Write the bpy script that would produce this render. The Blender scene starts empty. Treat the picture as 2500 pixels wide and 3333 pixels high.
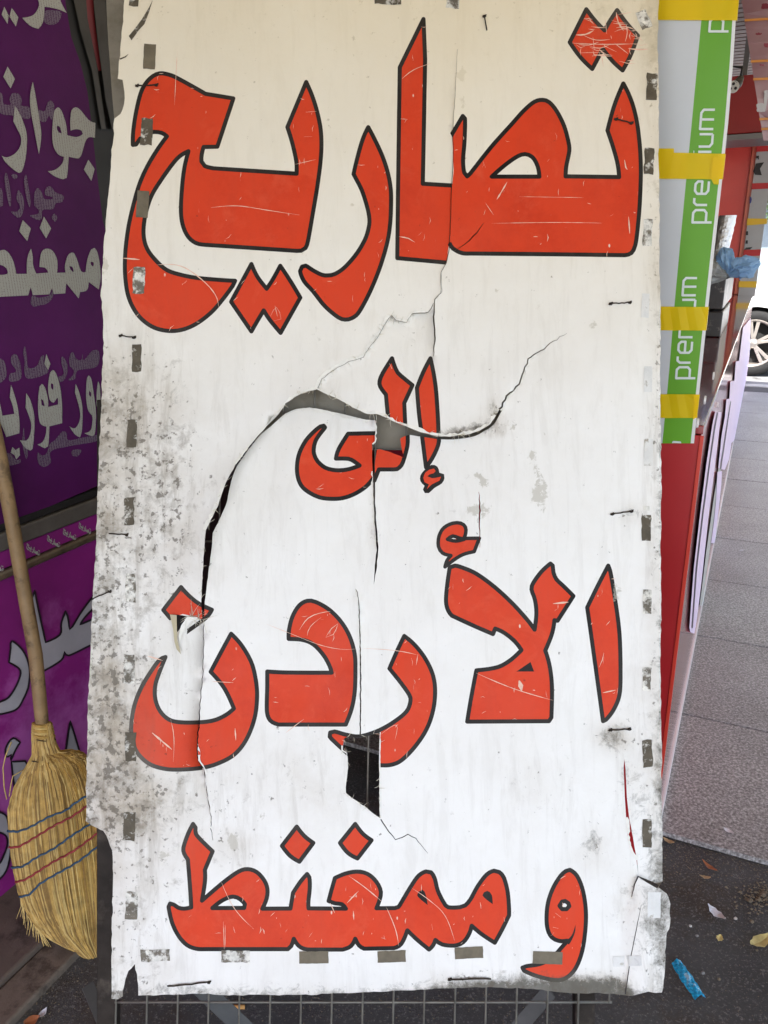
import bpy, bmesh, math, random
import numpy as np
from mathutils import Vector, Matrix
from mathutils.geometry import delaunay_2d_cdt
random.seed(7)
scene = bpy.context.scene
C = scene.collection
R = math.radians

# ------------------------------------------------------------------ camera
F_PX, CAM_H, PITCH, ROLL = 2504.0, 1.45, R(18.7), R(0.8)
FWD = Vector((0, math.cos(PITCH), -math.sin(PITCH)))
RIGHT0 = Vector((1, 0, 0)); UP0 = Vector((0, math.sin(PITCH), math.cos(PITCH)))
RIGHT = RIGHT0*math.cos(ROLL) - UP0*math.sin(ROLL)
UP = UP0*math.cos(ROLL) + RIGHT0*math.sin(ROLL)
CAM = Vector((0, 0, CAM_H))
cam_data = bpy.data.cameras.new('camera'); cam = bpy.data.objects.new('camera', cam_data); C.objects.link(cam)
cam_data.sensor_fit = 'HORIZONTAL'; cam_data.sensor_width = 36.0
cam_data.lens = 36.0*F_PX/2500.0; cam_data.clip_start = 0.02; cam_data.clip_end = 2000
cam.matrix_world = Matrix(((RIGHT.x, UP.x, -FWD.x, 0), (RIGHT.y, UP.y, -FWD.y, 0), (RIGHT.z, UP.z, -FWD.z, CAM_H), (0, 0, 0, 1)))
scene.camera = cam
scene.render.resolution_x, scene.render.resolution_y = 768, 1024

# ------------------------------------------------------------------ light
SUN_EL, SUN_AZ = R(54), R(200)          # sun stands behind the camera, a little to its left
world = bpy.data.worlds.new('World'); scene.world = world; world.use_nodes = True
wn = world.node_tree.nodes; wl = world.node_tree.links
bg = wn['Background']; sky = wn.new('ShaderNodeTexSky'); sky.sky_type = 'NISHITA'; sky.sun_disc = False
sky.sun_elevation = SUN_EL; sky.sun_rotation = SUN_AZ; sky.air_density = 1.0; sky.dust_density = 2.0
wl.new(sky.outputs[0], bg.inputs[0]); bg.inputs[1].default_value = 0.15
sun_d = bpy.data.lights.new('sun', 'SUN'); sun_d.energy = 4.0; sun_d.angle = R(0.5); sun_d.color = (1, .965, .90)
sun = bpy.data.objects.new('sun', sun_d); C.objects.link(sun)
SUN_DIR = Vector((math.sin(SUN_AZ)*math.cos(SUN_EL), math.cos(SUN_AZ)*math.cos(SUN_EL), math.sin(SUN_EL)))
sun.rotation_euler = SUN_DIR.to_track_quat('Z', 'Y').to_euler(); sun.location = (0, -4, 8)
vs = scene.view_settings
vs.view_transform = 'Standard'; vs.look = 'None'; vs.gamma = 1; vs.use_curve_mapping = False
vs.exposure = 2.12
CLOTH_T = .05

# ------------------------------------------------------------------ pixel -> place helpers
def ray(px, py):
    return FWD + RIGHT*((px-1250)/F_PX) - UP*((py-1666.5)/F_PX)
def G(px, py, h=0.0):                       # on a horizontal plane
    d = ray(px, py); return CAM + d*((h-CAM_H)/d.z)
def hit(px, py, p0, n):                     # on any plane
    d = ray(px, py); return CAM + d*((p0-CAM).dot(n)/d.dot(n))
AZ = R(25.72)                               # the alley runs this way
DA = Vector((math.sin(AZ), math.cos(AZ), 0)); DP = Vector((math.cos(AZ), -math.sin(AZ), 0))
def AP(a, p, z=0.0): return DA*a + DP*p + Vector((0, 0, z))
def on_along(px, py, a): return hit(px, py, DA*a, DA)
def on_perp(px, py, p): return hit(px, py, DP*p, DP)

# ------------------------------------------------------------------ materials
def mat(name, col, rough=.6, metal=0.0, spec=.5, coat=0.0, var=.0, vscale=8.0, bump=0.0, bscale=60.0, col2=None, cov=.5, cscale=12.0, emis=None):
    """principled; var = value noise, col2 = a second colour in noise patches covering about cov"""
    m = bpy.data.materials.new(name); m.use_nodes = True
    nt = m.node_tree; n = nt.nodes; l = nt.links; b = n['Principled BSDF']
    b.inputs['Roughness'].default_value = rough; b.inputs['Metallic'].default_value = metal
    b.inputs['Specular IOR Level'].default_value = spec; b.inputs['Coat Weight'].default_value = coat
    b.inputs['Coat Roughness'].default_value = .06
    tc = n.new('ShaderNodeTexCoord'); out = None
    rgb = n.new('ShaderNodeRGB'); rgb.outputs[0].default_value = (*col, 1); out = rgb.outputs[0]
    def noise(sc, det=5, ro=.6):
        t = n.new('ShaderNodeTexNoise'); t.inputs['Scale'].default_value = sc; t.inputs['Detail'].default_value = det
        t.inputs['Roughness'].default_value = ro; l.new(tc.outputs['Object'], t.inputs['Vector']); return t.outputs[0]
    if col2:
        mr = n.new('ShaderNodeMapRange'); mr.inputs[1].default_value = 1-cov-.06 if cov < .5 else .5-(cov-.5)*.5
        mr.inputs[1].default_value = .62-.24*cov; mr.inputs[2].default_value = .62-.24*cov+.10
        l.new(noise(cscale, 7, .68), mr.inputs[0])
        mx = n.new('ShaderNodeMix'); mx.data_type = 'RGBA'; l.new(mr.outputs[0], mx.inputs[0]); l.new(out, mx.inputs[6])
        mx.inputs[7].default_value = (*col2, 1); out = mx.outputs[2]
    if var:
        mr = n.new('ShaderNodeMapRange'); mr.inputs[1].default_value = .25; mr.inputs[2].default_value = .75
        mr.inputs[3].default_value = 1-var; mr.inputs[4].default_value = 1+var; l.new(noise(vscale), mr.inputs[0])
        hs = n.new('ShaderNodeHueSaturation'); l.new(mr.outputs[0], hs.inputs['Value']); l.new(out, hs.inputs['Color']); out = hs.outputs[0]
        mr2 = n.new('ShaderNodeMapRange'); mr2.inputs[3].default_value = max(.02, rough-.12); mr2.inputs[4].default_value = min(1, rough+.12)
        l.new(noise(vscale*1.7), mr2.inputs[0]); l.new(mr2.outputs[0], b.inputs['Roughness'])
    l.new(out, b.inputs['Base Color'])
    if bump:
        bp = n.new('ShaderNodeBump'); bp.inputs['Strength'].default_value = bump; bp.inputs['Distance'].default_value = .004
        l.new(noise(bscale, 8, .7), bp.inputs['Height']); l.new(bp.outputs[0], b.inputs['Normal'])
    if emis:
        b.inputs['Emission Color'].default_value = (*col, 1); b.inputs['Emission Strength'].default_value = emis
    return m

# ------------------------------------------------------------------ object helpers
def obj(name, verts, faces, m, parent=None, smooth=False, mats=None, fmat=None):
    me = bpy.data.meshes.new(name); me.from_pydata([tuple(v) for v in verts], [], faces); me.update()
    for q in (mats or [m]): me.materials.append(q)
    if fmat: me.polygons.foreach_set('material_index', fmat)
    if smooth: me.polygons.foreach_set('use_smooth', [True]*len(me.polygons))
    o = bpy.data.objects.new(name, me); C.objects.link(o)
    if parent: o.parent = parent; o.matrix_parent_inverse = Matrix.Translation(-parent.location)
    return o
def empty(name, label, cat, loc=(0, 0, 0), group=None):
    o = bpy.data.objects.new(name, None); C.objects.link(o); o.location = loc; o.empty_display_size = .05
    o['label'] = label; o['category'] = cat
    if group: o['group'] = group
    return o
def tag(o, label, cat, group=None):
    o['label'] = label; o['category'] = cat
    if group: o['group'] = group
    return o
def struct(o): o['kind'] = 'structure'; return o
def recalc(o):
    bm = bmesh.new(); bm.from_mesh(o.data); bmesh.ops.recalc_face_normals(bm, faces=bm.faces); bm.to_mesh(o.data); bm.free(); return o
def bevel(o, w, seg=2):
    md = o.modifiers.new('bevel', 'BEVEL'); md.width = w; md.segments = seg; md.limit_method = 'ANGLE'; return o
BOXF = [(0, 3, 2, 1), (4, 5, 6, 7), (0, 1, 5, 4), (1, 2, 6, 5), (2, 3, 7, 6), (3, 0, 4, 7)]
def hexa(name, base, vec, m, parent=None, bev=0):      # 4 points plus an extrusion vector
    v = [Vector(p) for p in base] + [Vector(p)+Vector(vec) for p in base]
    o = obj(name, v, BOXF, m, parent); recalc(o)
    if bev: bevel(o, bev)
    return o
def apbox(name, a0, a1, p0, p1, z0, z1, m, parent=None, bev=0):
    return hexa(name, [AP(a0, p0, z0), AP(a1, p0, z0), AP(a1, p1, z0), AP(a0, p1, z0)], (0, 0, z1-z0), m, parent, bev)
def tube_data(pts, rad, n=8, cap=True, base=0):
    pts = [Vector(p) for p in pts]; V = []; Fc = []
    rr = rad if isinstance(rad, (list, tuple)) else [rad]*len(pts)
    prev = None
    for i, p in enumerate(pts):
        t = (pts[min(i+1, len(pts)-1)] - pts[max(i-1, 0)]).normalized()
        if prev is None:
            x = t.orthogonal().normalized()
        else:
            x = (prev - t*prev.dot(t)).normalized()
        prev = x; y = t.cross(x)
        for k in range(n):
            a = 2*math.pi*k/n; V.append(p + (x*math.cos(a)+y*math.sin(a))*rr[i])
    for i in range(len(pts)-1):
        for k in range(n):
            a = base+i*n+k; b2 = base+i*n+(k+1) % n; Fc.append((a, b2, b2+n, a+n))
    if cap:
        Fc.append(tuple(base+k for k in range(n))[::-1]); Fc.append(tuple(base+(len(pts)-1)*n+k for k in range(n)))
    return V, Fc
def tube(name, pts, rad, m, parent=None, n=8):
    V, Fc = tube_data(pts, rad, n); return obj(name, V, Fc, m, parent, True)

# ------------------------------------------------------------------ 2-D outline helpers (photograph pixels)
def Z(ox, oy, s, pts):
    return [(ox+p[0]/s, oy+p[1]/s) + tuple(p[2:]) for p in pts]
def spline(pts, closed=True, step=9.0):
    """points (x, y) are smooth, (x, y, 1) are corners"""
    n = len(pts); out = []
    P = [np.array(p[:2], float) for p in pts]; cor = [len(p) > 2 for p in pts]
    for i in range(n if closed else n-1):
        j = (i+1) % n; p1, p2 = P[i], P[j]
        t1 = None if (cor[i] or (not closed and i == 0)) else (P[j]-P[i-1])*.5
        t2 = None if (cor[j] or (not closed and j == n-1)) else (P[(j+1) % n]-P[i])*.5
        L = np.linalg.norm(p2-p1)
        def lim(t):
            q = np.linalg.norm(t); return t*min(1, L*1.2/q) if q > 0 else t
        if t1 is None and t2 is None: t1 = t2 = p2-p1
        elif t1 is None: t2 = lim(t2); t1 = (p2-p1)*1.5-t2*.5
        elif t2 is None: t1 = lim(t1); t2 = (p2-p1)*1.5-t1*.5
        else: t1 = lim(t1); t2 = lim(t2)
        k = max(1, int(L/step))
        for q in range(k):
            t = q/k; out.append(tuple((2*t**3-3*t**2+1)*p1+(t**3-2*t**2+t)*t1+(-2*t**3+3*t**2)*p2+(t**3-t**2)*t2))
    if not closed: out.append(tuple(P[-1]))
    return out
def inside(px, py, poly):
    a = np.array(poly); x0, y0 = a[:, 0], a[:, 1]; x1, y1 = np.roll(x0, -1), np.roll(y0, -1)
    res = np.zeros(len(px), bool)
    sel = np.where((px >= x0.min()) & (px <= x0.max()) & (py >= y0.min()) & (py <= y0.max()))[0]
    if len(sel) == 0: return res
    X = px[sel][:, None]; Y = py[sel][:, None]
    with np.errstate(divide='ignore', invalid='ignore'):
        cr = ((y0 > Y) != (y1 > Y)) & (X < (x1-x0)*(Y-y0)/(y1-y0)+x0)
    res[sel] = cr.sum(1) % 2 == 1
    return res
def near(px, py, line, closed, w):
    a = np.array(line); res = np.zeros(len(px), bool)
    sel = np.where((px >= a[:, 0].min()-w) & (px <= a[:, 0].max()+w) & (py >= a[:, 1].min()-w) & (py <= a[:, 1].max()+w))[0]
    if len(sel) == 0: return res
    b = np.roll(a, -1, 0) if closed else a[1:]; a2 = a if closed else a[:-1]
    P = np.stack([px[sel], py[sel]], 1)
    best = np.full(len(sel), 1e9)
    for s, e in zip(a2, b):
        d = e-s; L = (d*d).sum()+1e-12
        t = np.clip(((P-s)@d)/L, 0, 1); q = P-s-t[:, None]*d
        best = np.minimum(best, (q*q).sum(1))
    res[sel] = best < w*w
    return res
def offset_lines(line, closed, w):
    """the two sides of a stroke as polylines with rounded outer corners"""
    P = [np.array(p, float) for p in line]; n = len(P); outs = []
    for sgn in (1, -1):
        o = []
        rng = range(n)
        for i in rng:
            segs = []
            if closed or i > 0: segs.append(P[i]-P[i-1])
            if closed or i < n-1: segs.append(P[(i+1) % n]-P[i])
            nm = [np.array((-s[1], s[0]))*sgn/(np.linalg.norm(s)+1e-9) for s in segs]
            if len(nm) == 1: o.append(tuple(P[i]+nm[0]*w)); continue
            cz = (segs[0][0]*segs[1][1]-segs[0][1]*segs[1][0])*sgn
            dt = float(np.clip(nm[0]@nm[1], -1, 1))
            if dt > .985:
                m_ = nm[0]+nm[1]; m_ = m_/np.linalg.norm(m_); o.append(tuple(P[i]+m_*w/max(.5, m_@nm[0])))
            elif cz < 0:
                a0 = math.atan2(nm[0][1], nm[0][0]); a1 = math.atan2(nm[1][1], nm[1][0])
                da = (a1-a0+math.pi) % (2*math.pi)-math.pi; k = max(2, int(abs(da)/.5)+1)
                for q in range(k+1):
                    a = a0+da*q/k; o.append(tuple(P[i]+w*np.array((math.cos(a), math.sin(a)))))
            else:
                o.append(tuple(P[i]+nm[0]*w)); o.append(tuple(P[i]+nm[1]*w))
        outs.append(o)
    if closed: return [(outs[0], True), (outs[1], True)]
    return [(outs[0]+outs[1][::-1], True)]
def cdt(loops, pts, eps=.02):
    V = []; E = []
    for lp, closed in loops:
        b = len(V); V += [Vector((p[0], p[1])) for p in lp]
        E += [(b+i, b+i+1) for i in range(len(lp)-1)]
        if closed: E.append((b+len(lp)-1, b))
    V += [Vector(p) for p in pts]
    r = delaunay_2d_cdt(V, E, [], 0, eps)
    return np.array([tuple(v) for v in r[0]]), np.array(r[2])
def flat_shape(name, loops, place, m, parent=None, thick=None, holes=()):
    """a plane outline (pixels) laid on a surface by place(px, py, lift); optional thickness"""
    vs_, fs_ = cdt([(l_, True) for l_ in list(loops)+list(holes)], [])
    c = vs_[fs_].mean(1); k = np.zeros(len(fs_), bool)
    for l_ in loops: k |= inside(c[:, 0], c[:, 1], l_)
    for l_ in holes: k &= ~inside(c[:, 0], c[:, 1], l_)
    fs_ = fs_[k]; used = sorted(set(fs_.ravel())); mp = {u: i for i, u in enumerate(used)}
    V = [place(vs_[u][0], vs_[u][1], 0) for u in used]; Fc = [tuple(mp[q] for q in t) for t in fs_]
    if thick:
        nV = len(V); V += [place(vs_[u][0], vs_[u][1], -thick) for u in used]
        cnt = {}
        for t in Fc:
            for q in range(3): cnt[(t[q], t[(q+1) % 3])] = 1
        side = [(b_, a_, a_+nV, b_+nV) for (a_, b_) in cnt if (b_, a_) not in cnt]
        Fc = Fc + [tuple(q+nV for q in t[::-1]) for t in Fc] + side
    # face the camera: pixel y runs down, so the order is turned round
    Fc = [t[::-1] for t in Fc]
    return obj(name, V, Fc, m, parent)
# ================================================================== ground, paving, street, canopy
def ground_mat(name, base, speck, scale, bump=.5, rough_=.9, blot=(.02, .018, .016)):
    m = mat(name, base, rough_, var=.35, vscale=3.0, bump=bump, bscale=scale, col2=blot, cov=.35, cscale=2.2)
    nt = m.node_tree; n = nt.nodes; l = nt.links; b = n['Principled BSDF']
    src = b.inputs['Base Color'].links[0].from_socket
    tc = n.new('ShaderNodeTexCoord'); t = n.new('ShaderNodeTexNoise'); t.inputs['Scale'].default_value = scale; t.inputs['Detail'].default_value = 4; t.inputs['Roughness'].default_value = .75
    l.new(tc.outputs['Object'], t.inputs['Vector'])
    mr = n.new('ShaderNodeMapRange'); mr.inputs[1].default_value = .55; mr.inputs[2].default_value = .68; l.new(t.outputs[0], mr.inputs[0])
    mx = n.new('ShaderNodeMix'); mx.data_type = 'RGBA'; l.new(mr.outputs[0], mx.inputs[0]); l.new(src, mx.inputs[6]); mx.inputs[7].default_value = (*speck, 1)
    l.new(mx.outputs[2], b.inputs['Base Color']); return m
M_ASPH = ground_mat('worn dark asphalt', (.062, .058, .055), (.19, .175, .16), 150, 1.0, .9, (.055, .040, .029))
M_GRAN = bpy.data.materials.new('grey-pink granite'); M_GRAN.use_nodes = True
def _granite(m):
    nt = m.node_tree; n = nt.nodes; l = nt.links; b = n['Principled BSDF']; tc = n.new('ShaderNodeTexCoord'); gm = n.new('ShaderNodeNewGeometry')
    def nz(sc, det, ro, src=None):
        t = n.new('ShaderNodeTexNoise'); t.inputs['Scale'].default_value = sc; t.inputs['Detail'].default_value = det; t.inputs['Roughness'].default_value = ro; l.new(src or gm.outputs['Position'], t.inputs['Vector']); return t.outputs[0]
    cr = n.new('ShaderNodeValToRGB'); l.new(nz(135, 3, .75), cr.inputs[0]); e = cr.color_ramp.elements
    e[0].position = .34; e[0].color = (.105, .095, .093, 1); e[1].position = .66; e[1].color = (.50, .48, .47, 1)
    q = cr.color_ramp.elements.new(.5); q.color = (.245, .228, .224, 1)
    mr = n.new('ShaderNodeMapRange'); mr.inputs[1].default_value = .3; mr.inputs[2].default_value = .7; mr.inputs[3].default_value = .72; mr.inputs[4].default_value = 1.15; l.new(nz(2.6, 7, .65), mr.inputs[0])
    hs = n.new('ShaderNodeHueSaturation'); l.new(mr.outputs[0], hs.inputs['Value']); l.new(cr.outputs[0], hs.inputs['Color'])
    st = n.new('ShaderNodeMapRange'); st.inputs[1].default_value = .60; st.inputs[2].default_value = .72; st.inputs[4].default_value = .45; l.new(nz(1.3, 8, .7), st.inputs[0])
    mx = n.new('ShaderNodeMix'); mx.data_type = 'RGBA'; l.new(st.outputs[0], mx.inputs[0]); l.new(hs.outputs[0], mx.inputs[6]); mx.inputs[7].default_value = (.075, .058, .050, 1)
    l.new(mx.outputs[2], b.inputs['Base Color']); b.inputs['Roughness'].default_value = .42; b.inputs['Specular IOR Level'].default_value = .5
    bp = n.new('ShaderNodeBump'); bp.inputs['Strength'].default_value = .15; bp.inputs['Distance'].default_value = .002; l.new(nz(140, 3, .7), bp.inputs['Height']); l.new(bp.outputs[0], b.inputs['Normal'])
_granite(M_GRAN)
M_ROAD = ground_mat('sunlit road', (.195, .197, .20), (.28, .27, .26), 60)
M_KERB = mat('pale kerb stone', (.42, .40, .37), .8, var=.2, vscale=6, bump=.3)
# finely displaced near ground, then the wide sheet
nx_, ny_ = 120, 120; V = []; Fc = []; rg = random.Random(4)
from mathutils import noise as mnoise
for j in range(ny_+1):
    for i in range(nx_+1):
        x = -2.2+4.8*i/nx_; y = -.2+4.0*j/ny_; e = min(i, j, nx_-i, ny_-j)
        p = Vector((x, y, 0)); h = mnoise.fractal(p*9, 1, 2, 4)*.004+mnoise.noise(p*2.2)*.004
        V.append((x, y, .002+h*min(1, e/6)))
for j in range(ny_):
    for i in range(nx_): a = j*(nx_+1)+i; Fc.append((a, a+1, a+nx_+2, a+nx_+1))
struct(obj('ground', V, Fc, M_ASPH, None, True))
struct(obj('far_ground', [(-400, -400, -.012), (400, -400, -.012), (400, 400, -.012), (-400, 400, -.012)], [(0, 1, 2, 3)], M_ROAD))
pav = struct(obj('tiled_pavement', [AP(1.775, -1.42, .004), AP(9.25, -1.42, .004), AP(9.25, 3.4, .004), AP(1.775, 3.4, .004), AP(1.775, -1.42, -.03), AP(9.25, -1.42, -.03), AP(9.25, 3.4, -.03), AP(1.775, 3.4, -.03)],
     [(0, 3, 2, 1), (0, 1, 5, 4), (1, 2, 6, 5), (2, 3, 7, 6), (3, 0, 4, 7)], mat('dark tile joint', (.075, .068, .064), .95)))
# individual slabs
TS = .591; gap = .0028; tb = None
rt = random.Random(9)
for k in range(12):
    for j in range(8):
        a0 = 1.766+TS*k; p0 = -1.42+TS*j+.0
        p0 = -1.42+TS*j
        c = AP(a0+TS/2, p0+TS/2, .004)
        if tb is None:
            h = TS/2-gap/2; b_ = .0025
            vs4 = [(-h, -h, 0), (h, -h, 0), (h, h, 0), (-h, h, 0), (-h+b_, -h+b_, .012), (h-b_, -h+b_, .012), (h-b_, h-b_, .012), (-h+b_, h-b_, .012)]
            t_ = obj('paving_slab', vs4, [(4, 5, 6, 7), (0, 1, 5, 4), (1, 2, 6, 5), (2, 3, 7, 6), (3, 0, 4, 7)], M_GRAN); tb = t_.data
        else:
            t_ = bpy.data.objects.new('paving_slab', tb); C.objects.link(t_)
        t_.parent = pav
        t_.location = c+Vector((0, 0, rt.uniform(-.0007, .0007))); t_.rotation_euler = (rt.uniform(-.0012, .0012), rt.uniform(-.0012, .0012), -AZ+rt.choice([0, 1, 2, 3])*math.pi/2)
struct(apbox('kerb', 9.255, 9.40, -6, 12, -.02, .016, M_KERB, None, .006))
# worn concrete sill in front of the shop window
M_SILL = mat('dirty concrete sill', (.105, .076, .058), .85, var=.4, vscale=5, bump=.5, bscale=30, col2=(.042, .030, .022), cov=.55, cscale=6)
struct(apbox('step', -5.0, 8.0, -1.60, -1.245, -.02, .035, M_SILL, None, .006))
struct(apbox('step_edge', -5.0, 8.0, -1.243, -1.165, -.02, .022, mat('pale worn step edge', (.155, .118, .088), .85, var=.5, vscale=9, bump=.5, col2=(.055, .040, .029), cov=.5, cscale=9), None, .005))
# canopy over the pavement: steel beams and warm cloth, open towards the viewer's back and the street
M_CLOTH = bpy.data.materials.new('warm canopy cloth'); M_CLOTH.use_nodes = True
nt = M_CLOTH.node_tree; b = nt.nodes['Principled BSDF']; b.inputs['Base Color'].default_value = (.40, .32, .20, 1); b.inputs['Roughness'].default_value = .9
tr = nt.nodes.new('ShaderNodeBsdfTranslucent'); tr.inputs[0].default_value = (.80, .58, .28, 1); mx = nt.nodes.new('ShaderNodeMixShader'); mx.inputs[0].default_value = CLOTH_T
nt.links.new(b.outputs[0], mx.inputs[1]); nt.links.new(tr.outputs[0], mx.inputs[2]); nt.links.new(mx.outputs[0], nt.nodes['Material Output'].inputs[0])
canopy = empty('shop_canopy', 'warm cloth canopy on steel beams over the pavement', 'canopy', AP(3, -1.45, 0))
CN0, CN1 = -2.6, 7.7
V = []; Fc = []; na, npp = 30, 12
for i in range(na+1):
    for j in range(npp+1):
        a = CN0+(CN1-CN0)*i/na; p = -1.75+5.0*j/npp
        V.append(AP(a, p, 3.05-.11*(p+1.6)+.02*math.sin(i*1.9)*math.sin(math.pi*j/npp)))
for i in range(na):
    for j in range(npp): q = i*(npp+1)+j; Fc.append((q, q+1, q+npp+2, q+npp+1))
obj('canopy_cloth', V, Fc, M_CLOTH, canopy, True)
M_BEAM = mat('grey steel beam', (.18, .17, .16), .5, metal=.4, var=.2)
for a in (-2.5, .1, 2.7, 5.2, 7.6): hexa('beam', [AP(a-.03, -1.7, 2.98), AP(a+.03, -1.7, 2.98), AP(a+.03, 3.2, 2.44), AP(a-.03, 3.2, 2.44)], (0, 0, .05), M_BEAM, canopy)
for a in (-2.5, 2.7, 7.6): apbox('canopy_post', a-.03, a+.03, 3.1, 3.16, .0, 2.5, M_BEAM, canopy, .003)
# ================================================================== the torn sign
SZ_T, SZ_B = 1.27, 1.22
SP0 = CAM+ray(1250, 3230)*SZ_B
SN = ((CAM+ray(1250, 0)*SZ_T)-SP0).cross(RIGHT).normalized()
def lerp_tab(x, tab):
    xs = [t[0] for t in tab]; ys = [t[1] for t in tab]; return np.interp(x, xs, ys)
TEAR = [(893, 1362), (929, 1328), (1001, 1300), (1032, 1298), (1103, 1322), (1197, 1357), (1254, 1400), (1321, 1402), (1370, 1413), (1432, 1425), (1500, 1421), (1560, 1405), (1600, 1385), (1625, 1340), (1650, 1290), (1690, 1250), (1720, 1170), (1770, 1135), (1845, 1085)]
LCRK = [(1350, 898), (1412, 848), (1460, 808), (1515, 769), (1570, 744), (1644, 723), (1695, 698), (1730, 681), (1800, 675), (1840, 672), (1900, 666), (1969, 656), (2012, 654), (2031, 663), (2113, 663), (2210, 659), (2306, 650), (2359, 647), (2422, 643), (2475, 645), (2499, 662), (2552, 669), (2600, 677), (2658, 686), (2735, 693)]
SEAM = [(-200, 1489), (145, 1489), (337, 1480), (434, 1472), (482, 1475), (529, 1475), (611, 1470), (760, 1465), (818, 1461), (857, 1453), (886, 1436), (953, 1436), (975, 1415), (1030, 1412), (1100, 1416), (1160, 1410)]
CREG = [(1032, 1268), (1048, 1234), (1088, 1203), (1135, 1178), (1182, 1163), (1200, 1136), (1227, 1100), (1256, 1050), (1275, 1026), (1289, 1042), (1323, 1050), (1342, 1021), (1395, 1017), (1411, 1000), (1415, 1100), (1411, 1160), (1430, 1300), (1430, 1420), (1321, 1395), (1254, 1375), (1153, 1340), (1063, 1290)]
CORN = [(2077, 2852), (2062, 2890), (2050, 2960), (2040, 3100), (2033, 3300), (2260, 3300), (2260, 2860), (2150, 2885), (2110, 2868)]
def sst(x): x = np.clip(x, 0, 1); return x*x*(3-2*x)
def sign_lift(px, py):
    """how far the surface stands off the flat board, towards the viewer (m)"""
    px = np.atleast_1d(np.asarray(px, float)); py = np.atleast_1d(np.asarray(py, float))
    z = .0035*np.sin(px/370+py/900+.4)+.0025*np.sin(py/310-px/800)+.0012*np.sin(px/120+1.7*np.sin(py/260))
    z += .010*sst((420-px)/160)*np.sin(py/240)*.6+.006*sst((px-2060)/120)*np.sin(py/300+1)
    ty = lerp_tab(px, TEAR); lx = lerp_tab(py, LCRK)
    flap = (px > np.where(py < 1350, 893, lx)) & (py > ty) & (px < 1845)
    g = np.clip(1-(py-ty)/520, 0, 1)**1.7*sst((1560-px)/420)*sst((px-640)/120)
    z = np.where(flap & (py < 2000), z-.024*g, z)
    zr = -.006*np.exp(-np.clip(py-ty, 0, None)/120)*sst((1845-px)/300)*sst((px-1400)/120)
    z = np.where(flap & (py < 2000), z+zr, z)
    up = np.exp(-np.clip(ty-py, 0, None)/90)*sst((px-880)/120)*sst((1800-px)/300)
    z = np.where(~flap & (py < ty) & (px > 890) & (px < 1845), z+.007*up, z)
    ls = np.exp(-np.clip(lx-px, 0, None)/110)
    z = np.where((px < lx) & (py > 1400) & (py < 2015), z+.026*np.exp(-np.clip(lx-px, 0, None)/170)*sst((py-1380)/260)*sst((2015-py)/260), z)
    ls2 = np.exp(-np.clip(lx-px, 0, None)/55)
    z = np.where((px < lx) & (py >= 2015) & (py < 2740), z-.021*ls2*sst((py-2015)/40)*sst((2735-py)/300), z)
    z = np.where((px >= lx) & (px < lx+260) & (py >= 2015) & (py < 2740), z+.003*np.exp(-(px-lx)/120)*sst((py-2015)/60)*sst((2735-py)/300), z)
    c = inside(px, py, CREG)
    z = np.where(c, z-.011*np.clip(1-(py-1010)/270, 0, 1)-.004*np.clip(1-(px-1032)/120, 0, 1), z)
    sx = lerp_tab(py, SEAM)
    z = np.where((px > sx) & (py < 1165), z+.0035*np.exp(-(px-sx)/140)*sst((py-60)/300)*sst((1165-py)/80), z)
    vl = (px < 1219) & (px > 1000) & (py > 1368) & (py < 1905)
    z = np.where(vl, z-.005*np.exp(-(1219-px)/90)*sst((1905-py)/200), z)
    v2 = (px < 1172) & (px > 960) & (py > 1916) & (py < 2395)
    z = np.where(v2, z+.004*np.exp(-(1172-px)/70)*sst((py-1916)/60), z)
    z += .006*np.exp(-(((px-345)/26)**2+((py-1050)/60)**2))
    k = inside(px, py, CORN)
    z = np.where(k, z+.010*sst((px-2030)/90)+.004, z)
    z += .012*sst((py-3120)/160)*np.sin(px/260+.7)*.5
    return z
def sign_at(px, py, lift=0.0):
    d = ray(px, py); t = (SP0-CAM).dot(SN)/d.dot(SN); return CAM+d*(t-lift)
def sign_pt(px, py, lift=0.0):
    return sign_at(px, py, float(sign_lift(px, py)[0])+lift)

OUTLINE = [(402, -190), (405, 0), (400, 70), (394, 140), (388, 200), (383, 256), (399, 260), (402, 278), (405, 299), (406, 320), (404, 338), (399, 356), (392, 371), (380, 380), (372, 386), (370, 434), (366, 470), (363, 506), (358, 582), (352, 650), (346, 717), (341, 770), (336, 838), (331, 910), (329, 963), (334, 1021), (337, 1100), (334, 1200), (329, 1320), (324, 1441), (321, 1530), (317, 1634), (311, 1800), (305, 1890), (300, 1970), (297, 2060), (292, 2180), (285, 2300), (284, 2420), (280, 2580), (281, 2640), (279, 2673), (299, 2687), (327, 2701), (336, 2704), (348, 2720), (364, 2767), (368, 2827), (366, 2953), (364, 3093), (362, 3251), (384, 3253), (399, 3243), (404, 3210), (408, 3189), (418, 3160), (427, 3153), (439, 3138), (441, 3156), (448, 3189), (450, 3240), (550, 3238), (662, 3234), (760, 3240), (842, 3238), (960, 3240), (1084, 3234), (1200, 3230), (1300, 3225), (1420, 3218), (1560, 3214), (1700, 3216), (1796, 3226), (1893, 3235), (1950, 3233), (1989, 3236), (2033, 3240), (2057, 3242), (2085, 3234), (2110, 3230), (2156, 3231), (2161, 3180), (2165, 3134), (2167, 3080), (2170, 3037), (2180, 3023), (2182, 2941), (2176, 2920), (2170, 2907), (2144, 2888), (2156, 2869), (2157, 2780), (2156, 2700), (2153, 2560), (2155, 2440), (2151, 2300), (2150, 2200), (2152, 2000), (2150, 1800), (2153, 1600), (2152, 1440), (2149, 1250), (2150, 1000), (2146, 850), (2147, 700), (2144, 500), (2145, 300), (2141, 160), (2143, 60), (2147, -190)]
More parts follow.
